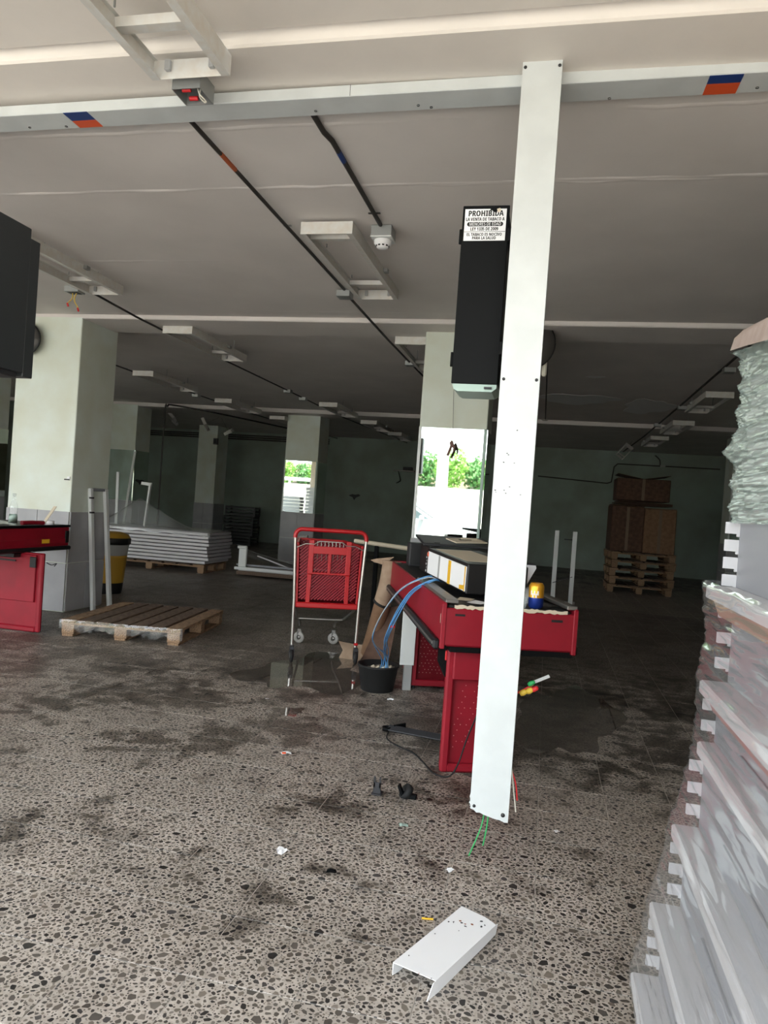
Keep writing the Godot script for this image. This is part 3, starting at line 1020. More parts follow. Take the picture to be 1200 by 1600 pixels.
	slab("mounting_box", M.galvanised, sd, Vector3(0, 0.052, 0), Vector3(0.125, 0.07, 0.125), 0.002)
	slab("box_rim", M.white_metal, sd, Vector3(0, 0.02, 0), Vector3(0.130, 0.008, 0.130), 0.002)
	st = S()
	lathe(st, [[0.0, -0.036], [0.026, -0.035], [0.036, -0.028], [0.040, -0.018], [0.046, -0.014], [0.052, -0.008], [0.052, 0.012], [0.046, 0.017], [0.0, 0.017]], Vector3.ZERO, 28)
	put(st, "body", M.paper_white, sd)
	for k in 10:
		var a := TAU * k / 10.0
		slab("vent_slot", M.charcoal, sd, Vector3(cos(a) * 0.0385, -0.021, sin(a) * 0.0385), Vector3(0.004, 0.009, 0.014), 0.0, Basis(Vector3.UP, -a))
	# the open wire box beside the left light frame
	var ob := thing("open_junction_box", "open ceiling box with dangling orange wires by the left cabinet", "wiring box", Vector3(-3.95, 2.86, -5.40))
	slab("body", M.galvanised, ob, Vector3(0, 0.03, 0), Vector3(0.13, 0.05, 0.10), 0.002)
	slab("opening", M.charcoal, ob, Vector3(0, 0.004, 0), Vector3(0.09, 0.004, 0.07))
	for q in [[-0.02, -0.05, -0.08], [0.02, 0.05, -0.12]]:
		st = S()
		tube(st, smooth_path([Vector3(q[0], 0.01, 0), Vector3(q[0] * 0.5, q[2] * 0.5, 0.01), Vector3(q[1], q[2], 0.01)], 4), 0.004, 6)
		put(st, "strand", M.wire_yellow, ob)
		slab("connector", M.wire_red, ob, Vector3(q[1], q[2] - 0.015, 0.01), Vector3(0.014, 0.035, 0.014), 0.004, Basis(Vector3.BACK, 0.4))

# ---------------------------------------------------------------- checkouts and what lies on them
func dots(parent: Node3D, called: String, m: Material, x0: float, y0: float, nx: int, ny: int, dx: float, dy: float, z: float, r: float, keep: Callable) -> void:
	var st := S()
	for j in ny:
		for i in nx:
			var x := x0 + i * dx + (dx * 0.5 if j % 2 else 0.0)
			var y := y0 + j * dy
			if not keep.call(x, y):
				continue
			var c := Vector3(x, y, z)
			for k in 6:
				var a := TAU * k / 6.0
				var b := TAU * (k + 1) / 6.0
				tri(st, c, c + Vector3(cos(a), sin(a), 0) * r, c + Vector3(cos(b), sin(b), 0) * r)
	put(st, called, m, parent).set_meta("kind", "stuff")

func make_checkouts() -> void:
	mat("perforation", Color(0.78, 0.50, 0.50), 0.6)  # pale discs: light showing through the holes, put into the colour
	var xf := Transform3D(Basis(Vector3.UP, 0.314), Vector3(-0.447, 0, -3.446))
	var t := thing("checkout_counter", "red checkout counter behind the white post, loaded with black boxes", "checkout", xf.origin, 0.314)
	var W := 0.662
	var L := 2.36
	var red: Material = M.checkout_red
	# the trough
	slab("front_panel", red, t, Vector3(W * 0.5, 0.742, -0.012), Vector3(W - 0.03, 0.178, 0.02), 0.004)
	slab("front_lip", M.checkout_red, t, Vector3(W * 0.5, 0.662, -0.020), Vector3(W - 0.05, 0.03, 0.02), 0.006)
	for x in [0.008, W - 0.014]:
		slab("corner_flange", red, t, Vector3(x, 0.745, -0.010), Vector3(0.022, 0.215, 0.03), 0.003)
	slab("side_panel", red, t, Vector3(0.010, 0.762, -L * 0.5), Vector3(0.018, 0.19, L), 0.004)
	slab("side_panel", red, t, Vector3(W - 0.010, 0.762, -L * 0.5), Vector3(0.018, 0.19, L), 0.004)
	slab("end_panel", red, t, Vector3(W * 0.5, 0.762, -L + 0.01), Vector3(W - 0.04, 0.19, 0.018), 0.004)
	slab("under_channel", M.black_metal, t, Vector3(W * 0.5 + 0.02, 0.633, -0.05), Vector3(W - 0.06, 0.028, 0.06), 0.003)
	slab("belly", M.black_metal, t, Vector3(W * 0.5, 0.650, -L * 0.5), Vector3(W - 0.05, 0.02, L - 0.1))
	var br := slab("bumper_rail", M.black_plastic, t, Vector3(-0.010, 0.648, -L * 0.5 - 0.02), Vector3(0.034, 0.052, L - 0.06), 0.010)
	slab("rail_insert", M.dull_steel, br, Vector3(-0.028, 0.652, -L * 0.5 - 0.02), Vector3(0.004, 0.014, L - 0.1), 0.001)
	slab("bumper_rail", M.black_plastic, t, Vector3(W + 0.010, 0.648, -L * 0.5 - 0.02), Vector3(0.034, 0.052, L - 0.06), 0.010)
	slab("belt", M.belt, t, Vector3(W * 0.5, 0.835, -L * 0.5), Vector3(W - 0.06, 0.02, L - 0.06), 0.006)
	slab("top_rail", M.dull_steel, t, Vector3(0.045, 0.862, -0.50), Vector3(0.062, 0.018, 0.98), 0.003)
	slab("top_rail", M.dull_steel, t, Vector3(W - 0.03, 0.862, -0.55), Vector3(0.05, 0.020, 1.08), 0.003)
	slab("slot", M.print_black, t, Vector3(0.085, 0.800, -0.001), Vector3(0.048, 0.010, 0.002))
	slab("slot", M.print_black, t, Vector3(W - 0.105, 0.797, -0.001), Vector3(0.055, 0.012, 0.002))
	var rg := RandomNumberGenerator.new()
	rg.seed = 3
	var up := PackedVector2Array()
	var dn := PackedVector2Array()
	for i in 45:
		var x := 0.055 + i * 0.0125
		up.append(Vector2(x, 0.846 + rg.randf_range(-0.003, 0.004)))
		dn.append(Vector2(x, 0.829 + rg.randf_range(-0.003, 0.006)))
	dn.reverse()
	up.append_array(dn)
	var st := S()
	prism(st, up, -0.002, 0.0006)
	put(st, "peeled_edge", M.cream_dusty, t).set_meta("label", "ragged white remains of a peeled edging strip")
	slab("side_label", M.cream_dusty, t, Vector3(0.0, 0.775, -0.035), Vector3(0.002, 0.045, 0.02), 0.0005)
	# front pedestal
	slab("pedestal_panel", red, t, Vector3(0.245, 0.32, -0.195), Vector3(0.34, 0.64, 0.05), 0.004)
	var lo := 0.03
	slab("pedestal_flange", red, t, Vector3(0.088, 0.33, -0.155), Vector3(0.042, 0.66, 0.036), 0.010)
	slab("pedestal_flange", red, t, Vector3(0.404, 0.33, -0.155), Vector3(0.030, 0.66, 0.036), 0.010)
	slab("pedestal_sill", red, t, Vector3(0.245, lo * 0.5 + 0.008, -0.155), Vector3(0.30, lo + 0.012, 0.036), 0.010)
	slab("drawer_front", red, t, Vector3(0.250, 0.552, -0.132), Vector3(0.315, 0.172, 0.05), 0.006)
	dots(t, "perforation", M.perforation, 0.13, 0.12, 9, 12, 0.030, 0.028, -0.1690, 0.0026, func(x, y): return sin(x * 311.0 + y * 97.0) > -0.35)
	# back pedestal with the perforated front
	slab("rear_pedestal", M.checkout_red, t, Vector3(0.36, 0.37, -2.02), Vector3(0.44, 0.68, 0.52), 0.004)
	slab("rear_flange", red, t, Vector3(0.150, 0.375, -1.755), Vector3(0.036, 0.69, 0.05), 0.006)
	slab("rear_sill", red, t, Vector3(0.36, 0.052, -1.755), Vector3(0.42, 0.045, 0.05), 0.006)
	slab("rear_peg_panel", red, t, Vector3(0.36, 0.37, -1.765), Vector3(0.40, 0.62, 0.01))
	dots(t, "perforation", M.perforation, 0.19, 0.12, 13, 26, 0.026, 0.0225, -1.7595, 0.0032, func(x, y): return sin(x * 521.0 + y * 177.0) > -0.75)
	slab("price_strip", M.galvanised, t, Vector3(0.292, 0.50, -1.752), Vector3(0.030, 0.17, 0.006), 0.001)
	for x in [0.16, 0.54]:
		st = S()
		lathe(st, [[0.012, 0.0], [0.012, 0.03], [0.0, 0.03]], Vector3(x, 0, -1.79), 10)
		put(st, "levelling_foot", M.charcoal, t)
	slab("white_side_panel", M.white_metal, t, Vector3(0.088, 0.44, -1.70), Vector3(0.10, 0.52, 0.012), 0.002)
	slab("white_panel_leg", M.grey_plastic, t, Vector3(0.10, 0.09, -1.72), Vector3(0.06, 0.18, 0.03), 0.004)
	st = S()
	prism(st, PackedVector2Array([Vector2(0.035, 0.635), Vector2(0.085, 0.635), Vector2(0.085, 0.46), Vector2(0.07, 0.46), Vector2(0.035, 0.53)]), -0.24, -0.19)
	put(st, "knee_gusset", M.black_metal, t)
	slab("cable_clip", M.wire_red, t, Vector3(0.070, 0.57, -0.185), Vector3(0.014, 0.05, 0.012), 0.003)

	# black case with the white face
	var lp := Vector3(0.052, 0.900, -0.94)
	var rp := Vector3(0.150, 0.872, -0.235)
	var ax := (rp - lp).normalized()
	var az := Vector3(-0.985, 0.0, 0.17)
	var ay := az.cross(ax).normalized()
	az = ax.cross(ay).normalized()
	var ups := thing("computer_case", "long black equipment case with white face and yellow tape on the red checkout", "case", Vector3.ZERO)
	ups.transform = xf * Transform3D(Basis(ax, ay, az), lp)
	var len := lp.distance_to(rp)
	slab("body", M.black_plastic, ups, Vector3(len * 0.5, 0.078, -0.17), Vector3(len, 0.155, 0.33), 0.006)
	slab("white_face", M.paper_white, ups, Vector3(len * 0.5 + 0.012, 0.076, -0.003), Vector3(len - 0.05, 0.128, 0.006), 0.002).set_meta("label", "plain white front sheet")
	slab("yellow_tape", M.yellow_tape, ups, Vector3(len * 0.62, 0.074, 0.0006), Vector3(0.045, 0.126, 0.001))
	slab("yellow_tape", M.yellow_tape, ups, Vector3(len - 0.022, 0.076, 0.0006), Vector3(0.014, 0.125, 0.001))
	slab("yellow_tape", M.yellow_tape, ups, Vector3(len - 0.06, 0.028, 0.0006), Vector3(0.07, 0.022, 0.001), 0.0, Basis(Vector3.BACK, 0.12))
	slab("grey_tape", M.grey_plastic, ups, Vector3(len * 0.36, 0.076, 0.0006), Vector3(0.028, 0.126, 0.001))
	slab("dust_cover", M.cream_dusty, ups, Vector3(len * 0.5 - 0.03, 0.1565, -0.15), Vector3(len - 0.16, 0.0015, 0.22), 0.0)
	slab("red_badge", M.orange_paint, ups, Vector3(0.038, 0.122, 0.002), Vector3(0.022, 0.026, 0.003), 0.006)
	for k in 6:
		slab("socket", M.grey_plastic, ups, Vector3(-0.001, 0.02 + k * 0.02, -0.006 - 0.004 * (k % 2)), Vector3(0.004, 0.012, 0.012))

	# the machines behind it
	var mon := thing("dark_speaker_box", "small dark upright box at the far end of the red checkout", "box", xf * Vector3(0.16, 0.846, -2.14), 0.314)
	slab("body", M.charcoal, mon, Vector3(0, 0.088, 0), Vector3(0.115, 0.176, 0.16), 0.006)
	slab("front_grille", M.black_plastic, mon, Vector3(0, 0.09, 0.082), Vector3(0.10, 0.15, 0.004), 0.001)
	var pr := thing("till_printer", "black till machine with dusty open lid behind the white faced case", "printer", xf * Vector3(0.38, 0.846, -1.62), 0.314)
	slab("body", M.black_plastic, pr, Vector3(0, 0.095, 0), Vector3(0.46, 0.19, 0.42), 0.008)
	slab("lid", M.charcoal, pr, Vector3(-0.02, 0.222, -0.04), Vector3(0.50, 0.018, 0.40), 0.004, Basis(Vector3.RIGHT, 0.10))
	slab("dusty_plate", M.cream_dusty, pr, Vector3(0.04, 0.240, 0.07), Vector3(0.24, 0.008, 0.16), 0.002, Basis(Vector3.RIGHT, 0.12) * Basis(Vector3.UP, 0.3))
	slab("dark_slot", M.print_black, pr, Vector3(0.03, 0.246, 0.065), Vector3(0.09, 0.003, 0.03), 0.0, Basis(Vector3.RIGHT, 0.12) * Basis(Vector3.UP, 0.3))
	slab("paper_guide", M.cream_dusty, pr, Vector3(0.06, 0.253, 0.05), Vector3(0.12, 0.012, 0.02), 0.002, Basis(Vector3.UP, 0.3))
	slab("leg", M.charcoal, pr, Vector3(-0.17, 0.198, 0.10), Vector3(0.04, 0.04, 0.04), 0.002)
	slab("leg", M.charcoal, pr, Vector3(0.17, 0.198, 0.10), Vector3(0.04, 0.04, 0.04), 0.002)
	# white wedge and grey bag by the can
	var wd := thing("white_display_head", "tilted white wedge shaped device right of the post, behind the can", "device", xf * Vector3(0.575, 0.846, -0.70), 0.2)
	st = S()
	prism(st, PackedVector2Array([Vector2(-0.10, 0.0), Vector2(0.03, 0.0), Vector2(0.02, 0.05), Vector2(0.07, 0.15), Vector2(0.065, 0.165), Vector2(-0.06, 0.165)]), -0.05, 0.05)
	put(st, "body", M.paper_white, wd)
	slab("dark_top", M.charcoal, wd, Vector3(0.0, 0.168, 0.0), Vector3(0.13, 0.008, 0.10), 0.002)
	var bag := thing("grey_bag", "crumpled grey bag lying behind the can on the checkout", "bag", xf * Vector3(0.455, 0.846, -0.30))
	st = S()
	var n2 := FastNoiseLite.new()
	n2.seed = 2
	n2.frequency = 9.0
	var rows := []
	for j in 9:
		var row := []
		for i in 17:
			var a := TAU * i / 16.0
			var v := PI * 0.5 * j / 8.0
			var p := Vector3(cos(a) * cos(v) * 0.085, sin(v) * 0.085, -sin(a) * cos(v) * 0.07)
			row.append(p * (1.0 + 0.45 * n2.get_noise_3d(p.x, p.y, p.z)))
		rows.append(row)
	sheet(st, rows)
	put(st, "cloth", M.grey_plastic, bag)
	# the can
	var can := thing("drink_can", "gold and blue drink can at the front of the red checkout", "can", xf * Vector3(0.462, 0.846, -0.055))
	can.scale = Vector3(1.1, 1.03, 1.1)
	st = S()
	lathe(st, [[0.0, 0.003], [0.024, 0.0], [0.027, 0.004], [0.033, 0.012], [0.033, 0.052]], Vector3.ZERO, 28)
	put(st, "lower_body", M.can_blue, can)
	st = S()
	lathe(st, [[0.033, 0.052], [0.033, 0.104], [0.030, 0.112], [0.027, 0.117], [0.0265, 0.120], [0.0245, 0.119], [0.024, 0.116], [0.0, 0.116]], Vector3.ZERO, 28)
	put(st, "upper_body", M.can_gold, can)
	slab("pull_tab", M.steel, can, Vector3(0.004, 0.118, 0), Vector3(0.02, 0.002, 0.012), 0.0005)
	for k in 5:
		var a := 0.25 + k * 0.22
		slab("print_mark", M.paper_white, can, Vector3(sin(a - 0.9) * 0.0332, 0.075 - 0.012 * (k % 2), cos(a - 0.9) * 0.0332), Vector3(0.006, 0.02, 0.001), 0.0, Basis(Vector3.UP, a - 0.9))
	var cup := thing("plastic_cup", "tiny clear cup beside the drink can", "cup", xf * Vector3(0.405, 0.846, -0.05))
	st = S()
	lathe(st, [[0.0, 0.001], [0.009, 0.0], [0.016, 0.05], [0.015, 0.05], [0.009, 0.003], [0.0, 0.003]], Vector3.ZERO, 14)
	put(st, "cup_wall", M.bottle_glass, cup)
	# rubbish on the belt
	for q in [[0.19, -0.10, 0.5, "paper_white", 0.10], [0.30, -0.16, -0.3, "grey_plastic", 0.13], [0.15, -0.20, 1.1, "cream_dusty", 0.08], [0.54, -0.15, 0.2, "charcoal", 0.14]]:
		var sc := thing("scrap", ["white paper scrap at the front left of the checkout top", "grey plastic scrap at the middle of the checkout top", "cream scrap under the white faced case", "dark scrap right of the drink can"][[0.19, 0.30, 0.15, 0.54].find(q[0])], "scrap", xf * Vector3(q[0], 0.847, q[1]), q[2])
		st = S()
		sheet(st, [[Vector3(-q[4] * 0.5, 0.001, -0.03), Vector3(0, 0.012, -0.035), Vector3(q[4] * 0.5, 0.004, -0.02)], [Vector3(-q[4] * 0.45, 0.003, 0.02), Vector3(0, 0.001, 0.03), Vector3(q[4] * 0.5, 0.009, 0.03)]])
		put(st, "sheet", M[q[3]], sc)
	# blue network cables falling over the side into the bucket
	var cab := thing("network_cables", "light blue network cables hanging from the checkout into the bucket", "cables", xf * Vector3(0.02, 0.87, -0.78))
	var rc := RandomNumberGenerator.new()
	rc.seed = 12
	var o := cab.position
	for k in 7:
		var j := func(s: float) -> Vector3: return Vector3(rc.randf_range(-s, s), rc.randf_range(-s, s), rc.randf_range(-s, s))
		var left := k < 3
		var top: Vector3 = xf * Vector3(0.045, 0.885, -0.86 if left else -0.66)
		var pts := []
		if left:
			pts = [xf * Vector3(0.12, 0.88, -0.80) + j.call(0.008), top + j.call(0.008), xf * Vector3(-0.10, 0.76, -1.02) + j.call(0.012), xf * Vector3(-0.20, 0.45, -1.24) + j.call(0.012), Vector3(-1.03, 0.24, -5.0) + j.call(0.03), Vector3(-1.05, 0.085, -5.02) + j.call(0.05)]
		else:
			pts = [xf * Vector3(0.13, 0.88, -0.74) + j.call(0.008), top + j.call(0.006), xf * Vector3(-0.05, 0.78, -0.84) + j.call(0.01), xf * Vector3(-0.13, 0.50, -1.08) + j.call(0.012), Vector3(-0.985, 0.26, -4.92) + j.call(0.03), Vector3(-1.02, 0.07, -5.0) + j.call(0.05)]
		var loc := []
		for p in pts:
			loc.append(p - o)
		st = S()
		tube(st, smooth_path(loc, 8), 0.0036, 6)
		put(st, "cable", M.grey_cable if k == 1 else M.blue_cable, cab)
	slab("red_tie", M.wire_red, cab, xf * Vector3(-0.11, 0.56, -1.02) - o, Vector3(0.03, 0.016, 0.02), 0.004)

	# ------------------------------------------------ the checkout at the left edge
	var q := thing("checkout_counter", "dark red checkout counter cropped by the picture's left edge", "checkout", Vector3(-4.33, 0, -5.3))
	slab("counter_top", M.charcoal, q, Vector3(-0.33, 0.888, 0.05), Vector3(0.68, 0.020, 1.62), 0.004)
	slab("top_edge", M.black_metal, q, Vector3(0.010, 0.890, 0.05), Vector3(0.014, 0.022, 1.62), 0.003)
	slab("side_panel", M.checkout_red, q, Vector3(0.0, 0.792, 0.05), Vector3(0.02, 0.17, 1.60), 0.004)
	slab("end_panel", M.checkout_red, q, Vector3(-0.33, 0.792, -0.75), Vector3(0.66, 0.17, 0.02), 0.004)
	slab("side_moulding", M.checkout_red, q, Vector3(0.012, 0.755, 0.0), Vector3(0.008, 0.045, 1.4), 0.003)
	slab("bumper_rail", M.black_plastic, q, Vector3(0.008, 0.690, 0.05), Vector3(0.045, 0.038, 1.64), 0.010)
	slab("end_bracket", M.black_plastic, q, Vector3(0.012, 0.79, -0.72), Vector3(0.012, 0.11, 0.05), 0.003)
	slab("yellow_sticker", M.yellow_tape, q, Vector3(0.0185, 0.758, -0.42), Vector3(0.002, 0.035, 0.10))
	slab("belly", M.black_metal, q, Vector3(-0.33, 0.70, 0.05), Vector3(0.60, 0.02, 1.5))
	slab("pedestal_panel", M.checkout_red, q, Vector3(-0.18, 0.345, -0.175), Vector3(0.76, 0.66, 0.04), 0.005)
	slab("pedestal_flange", M.checkout_red, q, Vector3(0.200, 0.345, -0.15), Vector3(0.045, 0.67, 0.034), 0.010)
	slab("pedestal_sill", M.checkout_red, q, Vector3(-0.2, 0.03, -0.15), Vector3(0.76, 0.045, 0.034), 0.010)
	slab("drawer_front", M.checkout_red, q, Vector3(-0.2, 0.46, -0.148), Vector3(0.70, 0.40, 0.024), 0.004)
	slab("cash_tray", M.black_plastic, q, Vector3(-0.25, 0.650, -0.10), Vector3(0.50, 0.035, 0.10), 0.005)
	for x in [-0.30, 0.13]:
		slab("latch_plate", M.black_plastic, q, Vector3(x, 0.60, -0.128), Vector3(0.06, 0.09, 0.012), 0.003)
	slab("latch_rod", M.black_plastic, q, Vector3(-0.12, 0.60, -0.130), Vector3(0.16, 0.012, 0.01))
	var tail := S()
	tube(tail, smooth_path([Vector3(0.222, 0.60, -0.18), Vector3(0.27, 0.585, -0.18), Vector3(0.31, 0.60, -0.19), Vector3(0.29, 0.575, -0.19)], 4), 0.004, 6)
	put(tail, "loose_cord", M.dark_rubber, q)
	# bottle, tape and tools on it
	var bt := thing("glass_bottle", "clear glass bottle standing on the left checkout", "bottle", Vector3(-4.415, 0.898, -5.42))
	st = S()
	lathe(st, [[0.0, 0.002], [0.030, 0.0], [0.034, 0.006], [0.033, 0.07], [0.030, 0.10], [0.033, 0.13], [0.032, 0.165], [0.022, 0.195], [0.014, 0.215], [0.013, 0.25], [0.016, 0.252], [0.016, 0.268], [0.013, 0.27], [0.012, 0.25], [0.0, 0.24]], Vector3.ZERO, 24)
	put(st, "glass", M.bottle_glass, bt)
	st = S()
	lathe(st, [[0.0345, 0.02], [0.0338, 0.07], [0.031, 0.095], [0.0345, 0.02]], Vector3.ZERO, 24)
	put(st, "label_band", M.green_grey_metal, bt)
	var hd := thing("red_handle_tool", "red handled scraper lying between bottle and tape roll", "tool", Vector3(-4.40, 0.918, -5.60))
	st = S()
	tube(st, [Vector3(0, 0, 0.09), Vector3(0.01, 0.002, -0.02), Vector3(0.02, 0, -0.16)], 0.02, 10)
	put(st, "handle", M.checkout_red, hd)
	st = S()
	bar(st, Vector3(0.02, 0.0, -0.17), Vector3(0.06, 0.15, -0.26), 0.045, 0.006)
	put(st, "blade", M.cream_dusty, hd)
	var tp := thing("tape_roll", "white tape roll at the far corner of the left checkout", "tape", Vector3(-4.37, 0.898, -5.82))
	st = S()
	lathe(st, [[0.03, 0.0], [0.05, 0.0], [0.05, 0.04], [0.03, 0.04], [0.03, 0.0]], Vector3.ZERO, 24)
	put(st, "ring", M.paper_white, tp)
	var fl := thing("folded_film", "crumpled clear film at the picture's left edge on the checkout", "plastic film", Vector3(-4.55, 0.898, -5.35))
	st = S()
	sheet(st, [[Vector3(-0.2, 0.0, -0.15), Vector3(-0.1, 0.03, -0.16), Vector3(0.05, 0.02, -0.14), Vector3(0.12, 0.0, -0.13)], [Vector3(-0.22, 0.03, 0.0), Vector3(-0.1, 0.06, 0.0), Vector3(0.04, 0.04, 0.0), Vector3(0.1, 0.01, 0.0)], [Vector3(-0.2, 0.0, 0.14), Vector3(-0.08, 0.02, 0.15), Vector3(0.06, 0.02, 0.12), Vector3(0.1, 0.0, 0.1)]])
	put(st, "film", M.stretch_film_thick, fl)

# ---------------------------------------------------------------- shopping cart
func lattice(st: SurfaceTool, a: Vector3, b: Vector3, c: Vector3, d: Vector3, n: int, w: float, dirs := 1) -> void:
	# diagonal slats over the quad a b c d (a-b bottom, d-c top)
	var at := func(u: float, v: float) -> Vector3: return (a.lerp(b, u)).lerp(d.lerp(c, u), v)
	var lu := a.distance_to(b)
	var lv := a.distance_to(d)
	var nrm := (b - a).cross(d - a).normalized()
	for dir in dirs:
		var total := lu + lv
		for k in n:
			var s := total * (k + 0.5) / n
			# line x + y' = s in the flattened panel
			var p0 := Vector2(minf(s, lu), maxf(0.0, s - lu))
			var p1 := Vector2(maxf(0.0, s - lv), minf(s, lv))
			if dir == 0:
				p0.x = lu - p0.x
				p1.x = lu - p1.x
			if p0.distance_to(p1) < 0.02:
				continue
			bar(st, at.call(p0.x / lu, p0.y / lv), at.call(p1.x / lu, p1.y / lv), w, 0.006, nrm)

func make_cart() -> void:
	var t := thing("shopping_cart", "red plastic shopping cart with steel legs standing in the middle", "shopping cart", Vector3(-1.67, 0, -5.66), 0.385)
	var red: Material = M.cart_red
	# handle: bar with rounded ends that bends down to the legs
	var st := S()
	var hp := [Vector3(-0.285, 0.985, 0.0)]
	for k in 7:
		var a := PI * 0.5 * k / 6.0
		hp.append(Vector3(-0.285 + 0.055 * (1.0 - cos(a)), 1.0 + 0.055 * sin(a), 0.0))
	for k in 7:
		var a := PI * 0.5 * (6 - k) / 6.0
		hp.append(Vector3(0.285 - 0.055 * (1.0 - cos(a)), 1.0 + 0.055 * sin(a), 0.0))
	hp.append(Vector3(0.285, 0.985, 0.0))
	tube(st, hp, 0.017, 12)
	put(st, "handle", red, t)
	for s in [-1.0, 1.0]:
		st = S()
		tube(st, [Vector3(s * 0.285, 0.99, 0.0), Vector3(s * 0.262, 0.50, 0.0), Vector3(s * 0.255, 0.13, 0.01)], 0.0125, 10)
		put(st, "rear_leg", M.steel, t)
		st = S()
		tube(st, smooth_path([Vector3(s * 0.262, 0.47, -0.01), Vector3(s * 0.235, 0.40, -0.12), Vector3(s * 0.20, 0.28, -0.45), Vector3(s * 0.165, 0.22, -0.68), Vector3(s * 0.155, 0.16, -0.74)], 5), 0.011, 8)
		put(st, "lower_frame", M.dull_steel, t)
		# casters
		for w in [[s * 0.255, 0.03, 0.0, true], [s * 0.155, -0.76, 1.05, false]]:
			var cz: float = w[1]
			st = S()
			box(st, Vector3(w[0], 0.105, cz), Vector3(0.034, 0.05, 0.045), 0.004)
			for e in [-1.0, 1.0]:
				box(st, Vector3(w[0] + e * 0.018, 0.075, cz + 0.01), Vector3(0.004, 0.07, 0.034), 0.001)
			var fork := put(st, "caster_fork", M.charcoal if w[3] else M.dull_steel, t)
			st = S()
			var turn := Basis(Vector3.UP, w[2]) * Basis(Vector3.BACK, PI / 2)
			lathe(st, [[0.0, -0.012], [0.046, -0.012], [0.052, -0.007], [0.052, 0.007], [0.046, 0.012], [0.0, 0.012]], Vector3(w[0], 0.052, cz + 0.012), 22, turn)
			put(st, "wheel", M.dark_rubber if w[3] else M.wheel_grey, fork)
			st = S()
			lathe(st, [[0.0, -0.0135], [0.022, -0.0135], [0.022, 0.0135], [0.0, 0.0135]], Vector3(w[0], 0.052, cz + 0.012), 14, turn)
			put(st, "hub", M.dull_steel, fork)
	slab("leg_collar", red, t, Vector3(0.256, 0.155, 0.01), Vector3(0.034, 0.022, 0.034), 0.006)
	st = S()
	tube(st, [Vector3(-0.19, 0.27, -0.45), Vector3(0.19, 0.27, -0.45)], 0.008, 8)
	put(st, "cross_tube", M.steel, t)
	# basket corners: rear (z -0.03) and front (z -0.80), bottom and top
	var rb := [Vector3(-0.245, 0.455, -0.02), Vector3(0.245, 0.455, -0.02)]
	var rt := [Vector3(-0.262, 0.935, -0.03), Vector3(0.262, 0.935, -0.03)]
	var fb := [Vector3(-0.17, 0.50, -0.74), Vector3(0.17, 0.50, -0.74)]
	var ft := [Vector3(-0.205, 0.93, -0.84), Vector3(0.205, 0.93, -0.84)]
	# rear gate
	st = S()
	lattice(st, rb[0] + Vector3(0.02, 0.04, 0), rb[1] + Vector3(-0.02, 0.04, 0), rt[1] + Vector3(-0.02, 0, 0), rt[0] + Vector3(0.02, 0, 0), 34, 0.013, 1)
	put(st, "rear_lattice", M.checkout_red, t)
	slab("gate_sill", red, t, Vector3(0, 0.452, -0.008), Vector3(0.50, 0.045, 0.03), 0.008)
	for s in [-1.0, 1.0]:
		st = S()
		bar(st, Vector3(s * 0.150, 0.975, -0.006), Vector3(s * 0.150, 0.70, -0.004), 0.042, 0.018, Vector3.BACK, 0.005)
		bar(st, Vector3(s * 0.152, 0.70, -0.006), Vector3(s * 0.155, 0.47, -0.006), 0.034, 0.012, Vector3.BACK, 0.004)
		put(st, "gate_post", red, t)
		st = S()
		bar(st, Vector3(s * 0.240, 0.47, -0.01), Vector3(s * 0.257, 0.93, -0.02), 0.016, 0.016, Vector3.BACK, 0.003)
		put(st, "gate_edge", red, t)
	# seat window frame in the gate
	st = S()
	box(st, Vector3(0, 0.895, -0.004), Vector3(0.27, 0.060, 0.014), 0.003)
	box(st, Vector3(0, 0.79, -0.004), Vector3(0.024, 0.16, 0.014), 0.003)
	box(st, Vector3(0, 0.708, -0.004), Vector3(0.27, 0.016, 0.014), 0.003)
	put(st, "seat_window_frame", red, t)
	st = S()
	var wire := 0.0028
	tube(st, [Vector3(-0.275, 0.905, 0.004), Vector3(-0.20, 0.94, 0.004), Vector3(-0.13, 0.94, 0.004), Vector3(-0.09, 0.965, 0.004), Vector3(0.09, 0.965, 0.004), Vector3(0.13, 0.94, 0.004), Vector3(0.20, 0.94, 0.004), Vector3(0.275, 0.905, 0.004)], 0.0042, 6)
	for k in 8:
		var x := -0.105 + k * 0.03
		tube(st, [Vector3(x, 0.965, -0.01), Vector3(x, 0.90, -0.01)], wire, 5)
	for k in 6:
		var x := -0.10 + k * 0.036 + (0.02 if k > 2 else 0.0)
		tube(st, [Vector3(x, 0.87, -0.014), Vector3(x * 0.95, 0.73, -0.05)], wire, 5)
	tube(st, [Vector3(-0.13, 0.735, -0.03), Vector3(0.13, 0.735, -0.03)], wire, 5)
	put(st, "child_seat_wires", M.steel, t)
	st = S()
	box(st, Vector3(0, 0.70, -0.14), Vector3(0.28, 0.012, 0.22), 0.003)
	put(st, "child_seat", M.charcoal, t)
	# sides, front, floor
	for s in [0, 1]:
		st = S()
		if s == 0:
			lattice(st, rb[0], fb[0], ft[0], rt[0], 40, 0.013, 2)
		else:
			lattice(st, fb[1], rb[1], rt[1], ft[1], 40, 0.013, 2)
		put(st, "side_lattice", M.checkout_red, t)
		st = S()
		bar(st, rt[s], ft[s], 0.026, 0.022, Vector3.UP, 0.005)
		put(st, "basket_rim", red, t)
		st = S()
		bar(st, rb[s], fb[s], 0.03, 0.016, Vector3.UP, 0.004)
		put(st, "basket_base_rail", red, t)
	st = S()
	lattice(st, fb[1], fb[0], ft[0], ft[1], 26, 0.016, 2)
	put(st, "front_lattice", M.checkout_red, t)
	st = S()
	bar(st, ft[0], ft[1], 0.026, 0.022, Vector3.UP, 0.005)
	put(st, "basket_rim", red, t)
	st = S()
	lattice(st, rb[0], rb[1], fb[1], fb[0], 34, 0.012, 1)
